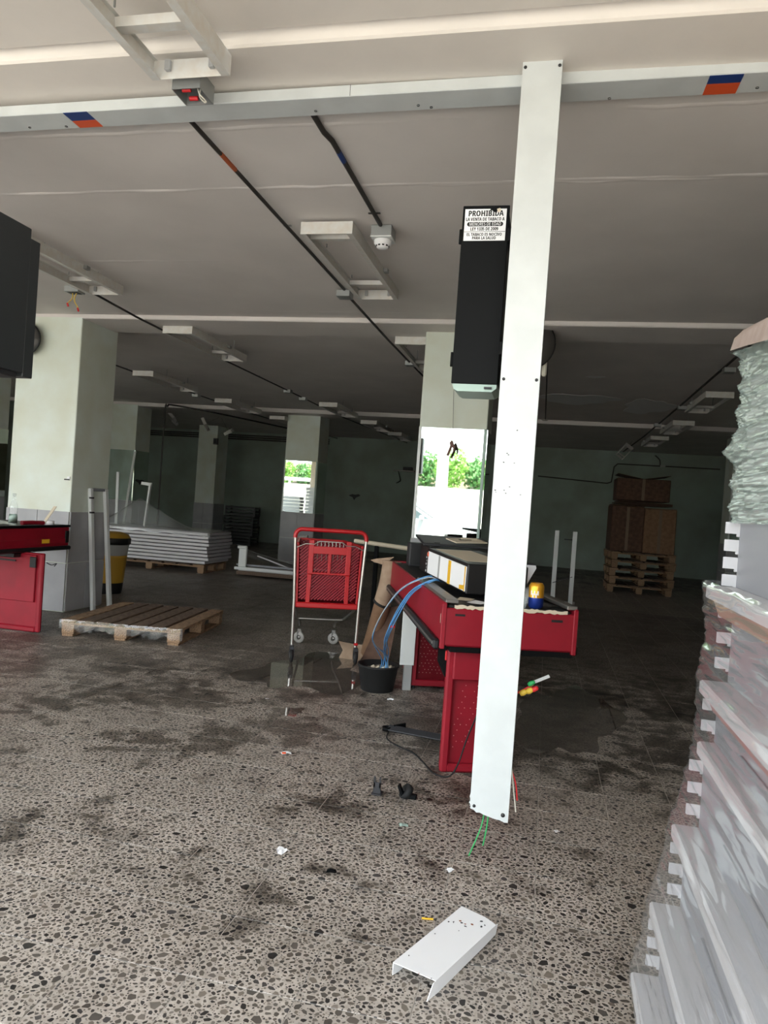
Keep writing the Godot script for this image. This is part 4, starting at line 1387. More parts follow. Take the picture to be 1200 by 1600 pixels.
	put(st, "floor_lattice", M.checkout_red, t)

# ---------------------------------------------------------------- the wrapped tower of shelf parts at the right
func make_shelf_stack() -> void:
	grainy("lid_card", Color(0.66, 0.60, 0.57), 0.85, 29, 0.9, Vector3.ONE * 3.0)
	var zf := -2.0
	var ln := 1.10
	var base := thing("wooden_pallet", "wooden pallet under the wrapped shelf tower at the right", "pallet", Vector3(0.34, 0, -1.45))
	for k in 5:
		slab("top_board", M.pallet_wood, base, Vector3(0.06 + k * 0.155, 0.095, 0), Vector3(0.12, 0.02, 1.05), 0.003)
	for z in [-0.46, 0.0, 0.46]:
		slab("stringer", M.pallet_wood, base, Vector3(0.36, 0.0425, z), Vector3(0.72, 0.085, 0.09), 0.003)
	# board top, board's left edge, hook plate's left edge, fascia under the board
	var units := [
		[0.105, 0.139, 0.294, 0.327, 0.328, "shelf_white"],
		[0.139, 0.328, 0.327, 0.327, 0.0, "shelf_white"],
		[0.328, 0.536, 0.366, 0.366, 0.0, "shelf_white"],
		[0.536, 0.755, 0.412, 0.396, 0.0, "shelf_pink"],
		[0.755, 0.911, 0.407, 0.417, 0.0, "shelf_pink"],
		[0.911, 1.152, 0.406, 0.438, 0.0, "board_tan"]]
	var names := ["lowest shelf base of the wrapped tower, lying on the pallet", "second shelf base from the bottom of the wrapped tower", "third shelf base from the bottom of the wrapped tower", "fourth shelf base of the wrapped tower, pinkish edge", "fifth shelf base of the wrapped tower under the jutting board", "sixth shelf base of the wrapped tower with jutting tan board"]
	for i in units.size():
		var u: Array = units[i]
		var y0: float = u[0]
		var y1: float = u[1]
		var t := thing("shelf_unit", names[i], "shelf", Vector3(u[2], y0, zf), 0.0, "shelf bases stacked in the wrapped tower")
		var h := y1 - y0
		var px: float = u[3] - u[2] + 0.034
		# deck: white sheet with a folded rim, its corner rounded
		var st := S()
		var prof := PackedVector2Array([Vector2(0.0, h - 0.030), Vector2(0.004, h - 0.032), Vector2(0.006, h - 0.006), Vector2(0.56, h - 0.006), Vector2(0.56, h), Vector2(0.006, h), Vector2(0.0, h - 0.004)])
		prism(st, prof, 0.0, ln)
		put(st, "deck", M.shelf_white, t)
		st = S()
		prism(st, PackedVector2Array([Vector2(0.010, h - 0.014), Vector2(0.014, h - 0.014), Vector2(0.040, h - minf(0.075, h * 0.6)), Vector2(0.034, h - minf(0.075, h * 0.6))]), 0.0, ln)
		put(st, "fascia", M[u[5]], t)
		if h > 0.06:
			slab("side_plate", M.shelf_grey, t, Vector3(px + 0.002, (h - 0.012) * 0.5, ln * 0.5), Vector3(0.004, h - 0.016, ln), 0.001)
			slab("end_plate", M.shelf_white, t, Vector3(px + 0.24, (h - 0.012) * 0.5, 0.002), Vector3(0.48, h - 0.016, 0.003), 0.0)
			slab("panel_step", M.shelf_grey, t, Vector3(px - 0.003, h * 0.30, ln * 0.62), Vector3(0.006, 0.012, ln * 0.76), 0.001)
			var nh := 3 if h > 0.17 else 2
			for k in nh:
				var y := h - 0.036 - (k + 0.5) * (h - 0.05) / nh
				st = S()
				prism(st, PackedVector2Array([Vector2(px - 0.034, y - 0.010), Vector2(px - 0.031, y - 0.012), Vector2(px - 0.007, y - 0.012), Vector2(px - 0.007, y - 0.018), Vector2(px + 0.001, y - 0.018), Vector2(px + 0.001, y + 0.016), Vector2(px - 0.034, y + 0.016)]), 0.0, 0.003)
				put(st, "hook", M.shelf_white, t)
	# hook plates and panels above
	var tp := thing("shelf_unit", "shelf base above the jutting tan board of the wrapped tower", "shelf", Vector3(0.440, 1.152, zf), 0.0, "shelf bases stacked in the wrapped tower")
	slab("side_plate", M.shelf_grey, tp, Vector3(0.036, 0.082, ln * 0.5), Vector3(0.004, 0.164, ln), 0.001)
	slab("deck", M.shelf_white, tp, Vector3(0.27, 0.160, ln * 0.5), Vector3(0.46, 0.012, ln), 0.002)
	slab("end_plate", M.shelf_white, tp, Vector3(0.27, 0.078, 0.002), Vector3(0.46, 0.156, 0.003), 0.0)
	for k in 4:
		var y := 0.146 - k * 0.044
		var st := S()
		prism(st, PackedVector2Array([Vector2(0.0, y - 0.012), Vector2(0.027, y - 0.012), Vector2(0.027, y - 0.019), Vector2(0.036, y - 0.019), Vector2(0.036, y + 0.017), Vector2(0.0, y + 0.017)]), 0.0, 0.003)
		put(st, "hook", M.shelf_white, tp)
	for k in 9:
		var y := 1.322 + k * 0.0405
		var p := thing("shelf_sheet", "flat pale shelf panel %s from the top inside the wrapped tower" % ["ninth", "eighth", "seventh", "sixth", "fifth", "fourth", "third", "second", "first"][k], "shelf", Vector3(0.466 + 0.006 * ((k * 5) % 3), y, zf), 0.0, "flat panels in the upper wrapped tower")
		slab("sheet", M.shelf_white, p, Vector3(0.25, 0.026, ln * 0.5), Vector3(0.50, 0.012, ln), 0.003)
		slab("folded_rim", M.shelf_white, p, Vector3(0.006, 0.017, ln * 0.5), Vector3(0.012, 0.030, ln), 0.005)
	# cardboard lid with its flap
	var lid := thing("cardboard_sheet", "cardboard sheet folded over the top of the wrapped tower", "cardboard", Vector3(0.42, 1.70, zf))
	var st := S()
	sheet(st, [[Vector3(0.0, 0.046, 0.0), Vector3(-0.006, 0.015, 0.2), Vector3(-0.018, -0.02, 0.4), Vector3(-0.03, -0.05, 0.6)], [Vector3(0.010, 0.080, -0.01), Vector3(0.004, 0.055, 0.2), Vector3(-0.008, 0.025, 0.4), Vector3(-0.016, 0.0, 0.6)], [Vector3(0.030, 0.102, -0.01), Vector3(0.05, 0.09, 0.2), Vector3(0.06, 0.07, 0.4), Vector3(0.07, 0.05, 0.6)], [Vector3(0.52, 0.11, -0.01), Vector3(0.52, 0.10, 0.2), Vector3(0.52, 0.09, 0.4), Vector3(0.52, 0.08, 0.6)]])
	put(st, "sheet", M.lid_card, lid)

	# the stretch film: follows the jutting boards, slack between them
	var n := FastNoiseLite.new()
	n.seed = 6
	n.frequency = 1.0
	n.fractal_octaves = 3
	var hull := [[0.09, 0.30], [0.139, 0.289], [0.235, 0.312], [0.328, 0.322], [0.43, 0.348], [0.536, 0.361], [0.65, 0.388], [0.755, 0.405], [0.84, 0.406], [0.911, 0.402], [1.03, 0.414], [1.152, 0.401], [1.22, 0.425], [1.315, 0.436]]
	var at_y := func(y: float) -> float:
		for k in hull.size() - 1:
			if y <= hull[k + 1][0]:
				return lerpf(hull[k][1], hull[k + 1][1], clampf((y - hull[k][0]) / (hull[k + 1][0] - hull[k][0]), 0.0, 1.0))
		return hull[-1][1]
	var film := thing("stretch_film_wrap", "clear stretch film wrapped round the lower shelf tower", "plastic film", Vector3(0.30, 0.09, zf))
	var rows := []
	var o := film.position
	for j in 150:
		var y := 0.09 + 1.075 * j / 149.0
		var row := []
		var x: float = at_y.call(y)
		row.append(Vector3(x + 0.42, y, zf - 0.014) - o)
		row.append(Vector3(x + 0.06, y, zf - 0.012 - absf(n.get_noise_2d(y * 60.0, 3.0)) * 0.006) - o)
		for i in 26:
			var z := zf - 0.008 + 1.06 * pow(i / 25.0, 1.3)
			var w := n.get_noise_2d((y + (z - zf) * 0.10) * 70.0, (z - zf) * 2.2) * 0.006 + n.get_noise_2d((y - (z - zf) * 0.05) * 26.0 + 40.0, (z - zf) * 1.5) * 0.006
			row.append(Vector3(x - 0.003 + minf(w, 0.006), y, z) - o)
		rows.append(row)
	st = S()
	sheet(st, rows)
	put(st, "film", M.stretch_film, film)
	# thick layers round the top
	var top := thing("stretch_film_wrap", "many whitish layers of stretch film round the top of the shelf tower", "plastic film", Vector3(0.44, 1.31, zf))
	rows = []
	o = top.position
	for j in 150:
		var v := j / 149.0
		var row := []
		for i in 30:
			var dz := 1.0 * pow(i / 29.0, 1.3)
			var z := zf - 0.006 + dz
			var y := lerpf(1.312, 1.742 - 0.13 * dz, v)
			var s := y + dz * 0.55
			var bulge := 0.449 + 0.004 * sin(v * 46.0) * (1.0 - dz) - 0.030 * exp(-pow((y - 1.495) / 0.022, 2.0)) * (1.0 - 1.6 * dz)
			if v > 0.95:
				bulge -= 0.028 * (v - 0.95) / 0.05
			var w := n.get_noise_2d(s * 70.0, dz * 3.0 - y * 2.0) * 0.008 + n.get_noise_2d(s * 210.0 + 9.0, dz * 5.0) * 0.004
			row.append(Vector3(bulge + w, y, z) - o)
		row.push_front(Vector3(0.53 + row[0].x * 0.2, row[0].y, -0.012))
		rows.append(row)
	st = S()
	sheet(st, rows)
	put(st, "film", M.stretch_film_thick, top)

# ---------------------------------------------------------------- pallet, bin, frames, wrapped shelves at the left
func make_pallet(label: String, at: Vector3, turn: float, w: float, d: float, boards: int, group := "") -> Node3D:
	var t := thing("wooden_pallet", label, "pallet", at, turn, group)
	var bw := w / (boards + (boards - 1) * 0.22)
	for k in boards:
		var x := -w * 0.5 + bw * 0.5 + k * bw * 1.22
		var edge := k == 0 or k == boards - 1
		slab("top_board", M.pallet_wood if edge else M.pallet_wood_dark, t, Vector3(x, 0.129 + 0.002 * ((k * 7) % 3), 0), Vector3(bw, 0.022, d), 0.003)
	for z in [-d * 0.5 + 0.05, 0.0, d * 0.5 - 0.05]:
		slab("cross_board", M.pallet_wood, t, Vector3(0, 0.108, z), Vector3(w, 0.020, 0.095), 0.003)
		for x in [-w * 0.5 + 0.06, 0.0, w * 0.5 - 0.06]:
			slab("block", M.pallet_wood, t, Vector3(x, 0.059, z), Vector3(0.11, 0.078, 0.095), 0.004)
	for x in [-w * 0.5 + 0.06, 0.0, w * 0.5 - 0.06]:
		slab("bottom_board", M.pallet_wood, t, Vector3(x, 0.010, 0), Vector3(0.095, 0.020, d), 0.003)
	return t

func make_left_side() -> void:
	var turn := 0.13
	var p := make_pallet("empty wooden pallet lying on the floor before the left column", Vector3(-3.49, 0, -6.12), turn, 1.04, 1.16, 7)
	var st := S()
	var rr := RandomNumberGenerator.new()
	rr.seed = 61
	var rows := [[], [], []]
	for i in 40:
		var x := -0.53 + 1.07 * i / 39.0
		rows[0].append(Vector3(x, 0.060 + rr.randf_range(-0.03, 0.02), 0.592 + rr.randf_range(0, 0.006)))
		rows[1].append(Vector3(x, 0.105 + rr.randf_range(-0.01, 0.01), 0.590 + rr.randf_range(0, 0.006)))
		rows[2].append(Vector3(x, 0.142 + rr.randf_range(-0.006, 0.002), 0.586))
	sheet(st, rows)
	put(st, "film_remains", M.stretch_film, p).set_meta("label", "strip of torn stretch film along the front edge")
	# white U frame leaning on the column
	var f := thing("display_stand", "white U shaped metal frame leaning against the left column", "frame", Vector3(-4.47, 0, -6.88))
	for q in [[0.15, 0.0], [-0.14, 0.0]]:
		st = S()
		bar(st, Vector3(0.0, 0.0, q[0]), Vector3(-0.128, 1.245, q[0] * 0.9), 0.05, 0.036, Vector3.RIGHT, 0.003)
		put(st, "upright", M.white_metal, f)
	st = S()
	bar(st, Vector3(-0.128, 1.235, 0.13), Vector3(-0.128, 1.235, -0.13), 0.028, 0.03, Vector3.UP, 0.003)
	put(st, "top_bar", M.shelf_grey, f)
	for y in [[1.15, 0.138], [1.00, 0.140]]:
		slab("slot", M.charcoal, f, Vector3(0.002 - 0.103 * y[0] + 0.012, y[0], y[1] + 0.004), Vector3(0.022, 0.018, 0.055), 0.0)
	# yellow and black bin behind the column
	var b := thing("waste_bin", "yellow and black lidded bin half hidden behind the leaning frame", "bin", Vector3(-5.10, 0, -7.95))
	st = S()
	lathe(st, [[0.0, 0.0], [0.155, 0.0], [0.165, 0.05], [0.195, 0.42]], Vector3.ZERO, 28)
	put(st, "lower_body", M.black_plastic, b)
	st = S()
	lathe(st, [[0.172, 0.13], [0.197, 0.43], [0.2, 0.46], [0.19, 0.46]], Vector3.ZERO, 28)
	put(st, "yellow_band", M.yellow_plastic, b)
	st = S()
	lathe(st, [[0.197, 0.46], [0.215, 0.60]], Vector3.ZERO, 28)
	put(st, "grey_band", M.grey_plastic, b)
	st = S()
	lathe(st, [[0.217, 0.59], [0.232, 0.60], [0.232, 0.66], [0.225, 0.67]], Vector3.ZERO, 28)
	put(st, "rim", M.black_plastic, b)
	st = S()
	lathe(st, [[0.228, 0.665], [0.20, 0.71], [0.12, 0.735], [0.0, 0.74]], Vector3.ZERO, 28)
	put(st, "lid", M.yellow_plastic, b)
	# pile of white shelf panels, one face turned to the street
	var pal := make_pallet("dark pallet under the wrapped pile of white panels", Vector3(-6.17, 0, -11.13), 0.02, 1.9, 0.86, 8)
	pal.scale.y = 0.95
	var an := 0.02
	var bas := Basis(Vector3.UP, an)
	for k in 9:
		var y := 0.146 + k * 0.056
		var w := 1.98 if k > 0 else 1.94
		var t := thing("shelf_board", "white panel %s from the bottom of the wrapped pile at the left" % ["first", "second", "third", "fourth", "fifth", "sixth", "seventh", "eighth", "ninth"][k], "panel", Vector3(-6.17 + 0.012 * ((k * 3) % 4), y, -11.13), an, "white panels in the wrapped pile at the left")
		slab("sheet", M.shelf_white, t, Vector3(0, 0.043, 0), Vector3(w, 0.012, 0.92), 0.003)
		slab("front_lip", M.shelf_white, t, Vector3(0, 0.026, 0.455), Vector3(w, 0.040, 0.014), 0.005)
		slab("side_lip", M.shelf_white, t, Vector3(w * 0.5 - 0.007, 0.026, 0), Vector3(0.014, 0.040, 0.90), 0.003)
		slab("back_lip", M.shelf_white, t, Vector3(0, 0.026, -0.453), Vector3(w, 0.040, 0.014), 0.003)
	# film pulled up over it to a standing bracket
	var film := thing("stretch_film_wrap", "stretch film pulled from the white panel pile up to the standing bracket", "plastic film", Vector3(-6.17, 0.65, -11.13), an)
	var n := FastNoiseLite.new()
	n.seed = 16
	n.frequency = 2.0
	rows = []
	for j in 26:
		var v := j / 25.0
		var row := []
		for i in 40:
			var u := i / 39.0
			var x := lerpf(-1.0, 1.03, u)
			var peak := maxf(0.0, 0.50 - absf(u - 0.30) * 1.15) if u > 0.30 else maxf(0.0, 0.50 - absf(u - 0.30) * 1.6)
			var y := 0.012 + peak * sin(PI * minf(v * 1.4, 1.0)) * 0.9
			row.append(Vector3(x, y + absf(n.get_noise_2d(u * 6.0, v * 14.0)) * 0.012, lerpf(0.475, -0.46, v) + n.get_noise_2d(u * 9.0, v * 5.0) * 0.01))
		rows.append(row)
	rows.push_front([])
	for i in 40:
		rows[0].append(rows[1][i] + Vector3(0, -0.07 - 0.02 * sin(i * 0.7), 0.004))
	st = S()
	sheet(st, rows)
	put(st, "film", M.stretch_film_mid, film)
	var br := thing("metal_bracket", "white inverted L bracket standing on the wrapped panel pile", "bracket", Vector3(-6.46, 0.652, -11.0), an)
	st = S()
	bar(st, Vector3(0, 0, 0), Vector3(0.06, 0.70, 0), 0.05, 0.03, Vector3.RIGHT, 0.003)
	put(st, "upright", M.white_metal, br)
	st = S()
	bar(st, Vector3(0.085, 0.695, 0), Vector3(-0.10, 0.71, 0), 0.03, 0.05, Vector3.UP, 0.003)
	put(st, "arm", M.white_metal, br)
	# two slanted white strips and a broken board by the far column
	for s in [[Vector3(-6.98, 0.652, -11.0), Vector3(-7.02, 1.52, -11.02), "narrow white upright standing beside the left column's right edge"], [Vector3(-8.30, 0.0, -13.25), Vector3(-8.09, 2.0, -13.25), "thin white strip leaning on the far left column"]]:
		var t := thing("white_strip", s[2], "strip", s[0])
		st = S()
		bar(st, Vector3.ZERO, s[1] - s[0], 0.05, 0.02, Vector3.BACK, 0.002)
		put(st, "profile", M.white_metal, t)
	# the low wrapped frame beside the cart
	var lf := thing("wrapped_base_frame", "low white shelf foot frame under stretch film left of the cart", "shelf frame", Vector3(-4.28, 0, -11.15), 0.05)
	slab("skid", M.pallet_wood_dark, lf, Vector3(0.1, 0.06, 0), Vector3(1.1, 0.06, 0.6), 0.005)
	slab("base_rail", M.white_metal, lf, Vector3(0.12, 0.13, 0.30), Vector3(1.2, 0.045, 0.03), 0.003)
	slab("base_rail", M.shelf_grey, lf, Vector3(0.12, 0.18, 0.22), Vector3(1.2, 0.03, 0.03), 0.003)
	slab("upright_foot", M.white_metal, lf, Vector3(-0.36, 0.30, 0.28), Vector3(0.13, 0.30, 0.05), 0.01)
	slab("upright_foot", M.white_metal, lf, Vector3(-0.38, 0.46, 0.27), Vector3(0.16, 0.05, 0.06), 0.015)
	slab("deck", M.shelf_white, lf, Vector3(0.12, 0.10, 0.0), Vector3(1.1, 0.02, 0.55), 0.003)
	slab("cross_brace", M.shelf_white, lf, Vector3(0.20, 0.22, 0.1), Vector3(0.8, 0.02, 0.03), 0.002, Basis(Vector3.BACK, -0.28))
	rows = []
	for j in 10:
		var v := j / 9.0
		var row := []
		for i in 24:
			var u := i / 23.0
			row.append(Vector3(lerpf(-0.46, 0.70, u), lerpf(0.50, 0.22, pow(u, 0.7)) * lerpf(1.0, 0.55, v * v) + n.get_noise_2d(u * 10.0, v * 4.0) * 0.012, lerpf(0.33, -0.28, v)))
		rows.append(row)
	st = S()
	sheet(st, rows)
	put(st, "film", M.stretch_film_mid, lf).set_meta("label", "clear stretch film drawn over the frame")
	# round steel drum edge right of it
	var cs := thing("steel_post_foot", "short grey metal post with a bracket before the far mirror column", "post", Vector3(-4.05, 0, -12.2))
	slab("post", M.dull_steel, cs, Vector3(0, 0.33, 0), Vector3(0.06, 0.66, 0.06), 0.004)
	slab("arm", M.dull_steel, cs, Vector3(-0.08, 0.62, 0.02), Vector3(0.20, 0.04, 0.04), 0.003)
	slab("foot", M.dull_steel, cs, Vector3(0, 0.006, 0), Vector3(0.14, 0.012, 0.14), 0.002)

# ---------------------------------------------------------------- the dark back of the shop
func carton(label: String, at: Vector3, s: Vector3, turn: float, m: Material, open := false) -> void:
	var t := thing("cardboard_box", label, "box", at, turn, "cartons at the back right")
	slab("carton", m, t, Vector3(0, s.y * 0.5, 0), s, 0.012)
	slab("tape_strip", M.tape_clear, t, Vector3(0, s.y * 0.5, s.z * 0.5 + 0.001), Vector3(0.05, s.y * 0.96, 0.002))
	for e in [-1.0, 1.0]:
		slab("flap", m, t, Vector3(e * s.x * 0.25, s.y + 0.006 + (0.03 if open else 0.0), 0), Vector3(s.x * 0.5 - 0.006, 0.008, s.z * 0.98), 0.002, Basis(Vector3.BACK, e * (0.18 if open else 0.01)))

func make_back_area() -> void:
	# four pallets under three big cartons
	for k in 5:
		make_pallet("wooden pallet %s from the floor under the cartons" % ["first", "second", "third", "fourth", "fifth"][k], Vector3(1.70 + 0.02 * (k % 2), k * 0.149, -14.35), 0.02 * k, 1.12, 0.9, 6, "pallets stacked under the cartons")
	var y := 0.745
	carton("lower left brown carton on the stacked pallets at the back", Vector3(1.42, y, -14.35), Vector3(0.56, 0.82, 0.80), 0.02, M.cardboard_brown)
	carton("lower right brown carton on the stacked pallets at the back", Vector3(1.99, y, -14.33), Vector3(0.54, 0.80, 0.80), -0.02, M.cardboard)
	var tr := thing("folded_cardboard", "flattened dark cardboard between upper and lower cartons", "cardboard", Vector3(1.66, 1.583, -14.34))
	for k in 3:
		slab("layer", M.cardboard_brown, tr, Vector3(0.02 * k, 0.012 + k * 0.026, 0.01 * k), Vector3(1.02 - 0.04 * k, 0.014, 0.80), 0.003, Basis(Vector3.BACK, 0.02 - 0.02 * k))
	carton("large upper carton with loose flaps topping the pallet stack", Vector3(1.66, 1.675, -14.34), Vector3(0.92, 0.40, 0.72), 0.0, M.cardboard_brown, true)
	# white twin poles right of the checkout
	var pf := thing("display_stand", "two white upright bars standing on the floor right of the can", "frame", Vector3(0.285, 0, -10.98))
	for x in [-0.125, 0.125]:
		slab("upright", M.white_metal, pf, Vector3(x, 0.545, 0.0 if x < 0.0 else 0.06), Vector3(0.062, 1.09, 0.03), 0.003)
	slab("foot_bar", M.dull_steel, pf, Vector3(0, 0.04, -0.18), Vector3(0.40, 0.04, 0.04), 0.003)
	for x in [-0.125, 0.125]:
		slab("foot", M.dull_steel, pf, Vector3(x, 0.02, -0.08), Vector3(0.05, 0.04, 0.34), 0.003)
	var st := S()
	bar(st, Vector3(-0.14, 0.33, 0.02), Vector3(0.13, 0.44, 0.07), 0.02, 0.01)
	put(st, "cross_strap", M.charcoal, pf)
	slab("upper_strap", M.charcoal, pf, Vector3(0.06, 0.97, 0.035), Vector3(0.16, 0.014, 0.02))
	# black crates by the pier
	for k in 4:
		var c := thing("plastic_crate", "black slatted crate %s from the floor by the back pier" % ["first", "second", "third", "topmost"][k], "crate", Vector3(-7.65 + 0.02 * (k % 2), k * 0.245, -17.7), 0.05 * k, "black crates by the back pier")
		var w := 0.78
		var d := 0.55
		for x in [-1.0, 1.0]:
			for z in [-1.0, 1.0]:
				slab("corner_post", M.black_plastic, c, Vector3(x * (w * 0.5 - 0.02), 0.12, z * (d * 0.5 - 0.02)), Vector3(0.04, 0.24, 0.04), 0.004)
		for j in 3:
			for z in [-1.0, 1.0]:
				slab("slat", M.black_plastic, c, Vector3(0, 0.04 + j * 0.085, z * (d * 0.5 - 0.01)), Vector3(w - 0.04, 0.045, 0.012), 0.002)
			for x in [-1.0, 1.0]:
				slab("slat", M.black_plastic, c, Vector3(x * (w * 0.5 - 0.01), 0.04 + j * 0.085, 0), Vector3(0.012, 0.045, d - 0.04), 0.002)
		slab("bottom", M.black_plastic, c, Vector3(0, 0.012, 0), Vector3(w - 0.02, 0.014, d - 0.02))
	# things on the back wall
	var sh := thing("wall_bracket_shelf", "small dark shelf bracket with a drooping cord on the back wall", "bracket", Vector3(-3.80, 2.20, -19.19))
	slab("plate", M.dull_steel, sh, Vector3(0.05, 0.0, 0.12), Vector3(0.55, 0.03, 0.24), 0.003)
	slab("device", M.charcoal, sh, Vector3(0.14, 0.06, 0.12), Vector3(0.24, 0.09, 0.16), 0.01)
	st = S()
	tube(st, smooth_path([Vector3(-0.12, -0.01, 0.10), Vector3(-0.08, -0.16, 0.06), Vector3(-0.06, -0.26, 0.06), Vector3(-0.16, -0.33, 0.05)], 5), 0.012, 6)
	put(st, "cord", M.dark_rubber, sh)
	var pt := thing("wall_patch", "dark torn patch on the back wall behind the cart", "wall patch", Vector3(-5.10, 1.44, -19.195))
	st = S()
	prism(st, PackedVector2Array([Vector2(-0.16, 0.02), Vector2(-0.05, -0.02), Vector2(0.0, -0.10), Vector2(0.05, -0.03), Vector2(0.17, 0.03), Vector2(0.12, 0.07), Vector2(0.02, 0.05), Vector2(-0.06, 0.06)]), 0.0, 0.006)
	put(st, "torn_plaster", M.charcoal, pt)
	var up := thing("wall_box", "grey box on the side of the far pier near the ceiling", "wall box", Vector3(-8.18, 2.56, -17.05))
	slab("body", M.dull_steel, up, Vector3(-0.02, 0.0, 0.0), Vector3(0.10, 0.16, 0.10), 0.006)
	slab("cover", M.charcoal, up, Vector3(-0.02, 0.0, 0.052), Vector3(0.07, 0.12, 0.006), 0.002)
	var tb := thing("long_tube", "pale tube lying across behind the red checkout", "tube", Vector3(-1.60, 0.90, -7.30))
	# it rests on a dark stand
	st = S()
	tube(st, [Vector3(-0.30, 0.0, 0.0), Vector3(0.42, -0.03, 0.18)], 0.022, 12)
	put(st, "pipe", M.cream_dusty, tb)
	for x in [-0.05, 0.30]:
		slab("stand_leg", M.black_metal, tb, Vector3(x, -0.465, 0.07), Vector3(0.04, 0.87, 0.04), 0.003)
	# hook and strap on the mirror
	var hk := thing("hanging_strap", "brown strap hanging on a thread before the bright mirror", "strap", Vector3(-0.888, 1.78, -6.60))
	st = S()
	tube(st, [Vector3(-0.03, 0.80, -0.1), Vector3(-0.02, 0.5, -0.1), Vector3(0.012, 0.14, 0.0)], 0.0022, 5)
	put(st, "thread", M.dull_steel, hk)
	st = S()
	prism(st, PackedVector2Array([Vector2(0.0, 0.135), Vector2(0.014, 0.13), Vector2(0.035, 0.075), Vector2(0.036, 0.045), Vector2(0.026, 0.03), Vector2(0.020, 0.04), Vector2(0.022, 0.06), Vector2(0.012, 0.07), Vector2(-0.015, -0.01), Vector2(-0.036, -0.005), Vector2(-0.008, 0.08), Vector2(-0.014, 0.11)]), -0.004, 0.004)
	put(st, "strap", M.brown_cloth, hk)
	# stacks under the canopy at the far left, seen in the far mirror
	for s in [[-9.1, 0.55, 13, 0.9], [-10.2, 0.5, 10, 0.9]]:
		for k in s[2]:
			var p := thing("outdoor_panel", "%s white panel from the ground, %s stack mirrored in the far column" % [["lowest", "second", "third", "fourth", "fifth", "sixth", "seventh", "eighth", "ninth", "tenth", "eleventh", "twelfth", "thirteenth"][k], "taller" if s[2] == 13 else "lower"], "panel", Vector3(s[0] + 0.01 * (k % 3), k * 0.135, s[1]), 0.0, "white panels stacked under the canopy")
			slab("sheet", M.shelf_white, p, Vector3(0, 0.12, 0), Vector3(s[3], 0.015, 0.5), 0.003)
			slab("lip", M.shelf_white, p, Vector3(0, 0.06, -0.24), Vector3(s[3], 0.115, 0.02), 0.004)
			slab("lip", M.shelf_white, p, Vector3(0, 0.06, 0.24), Vector3(s[3], 0.115, 0.02), 0.004)

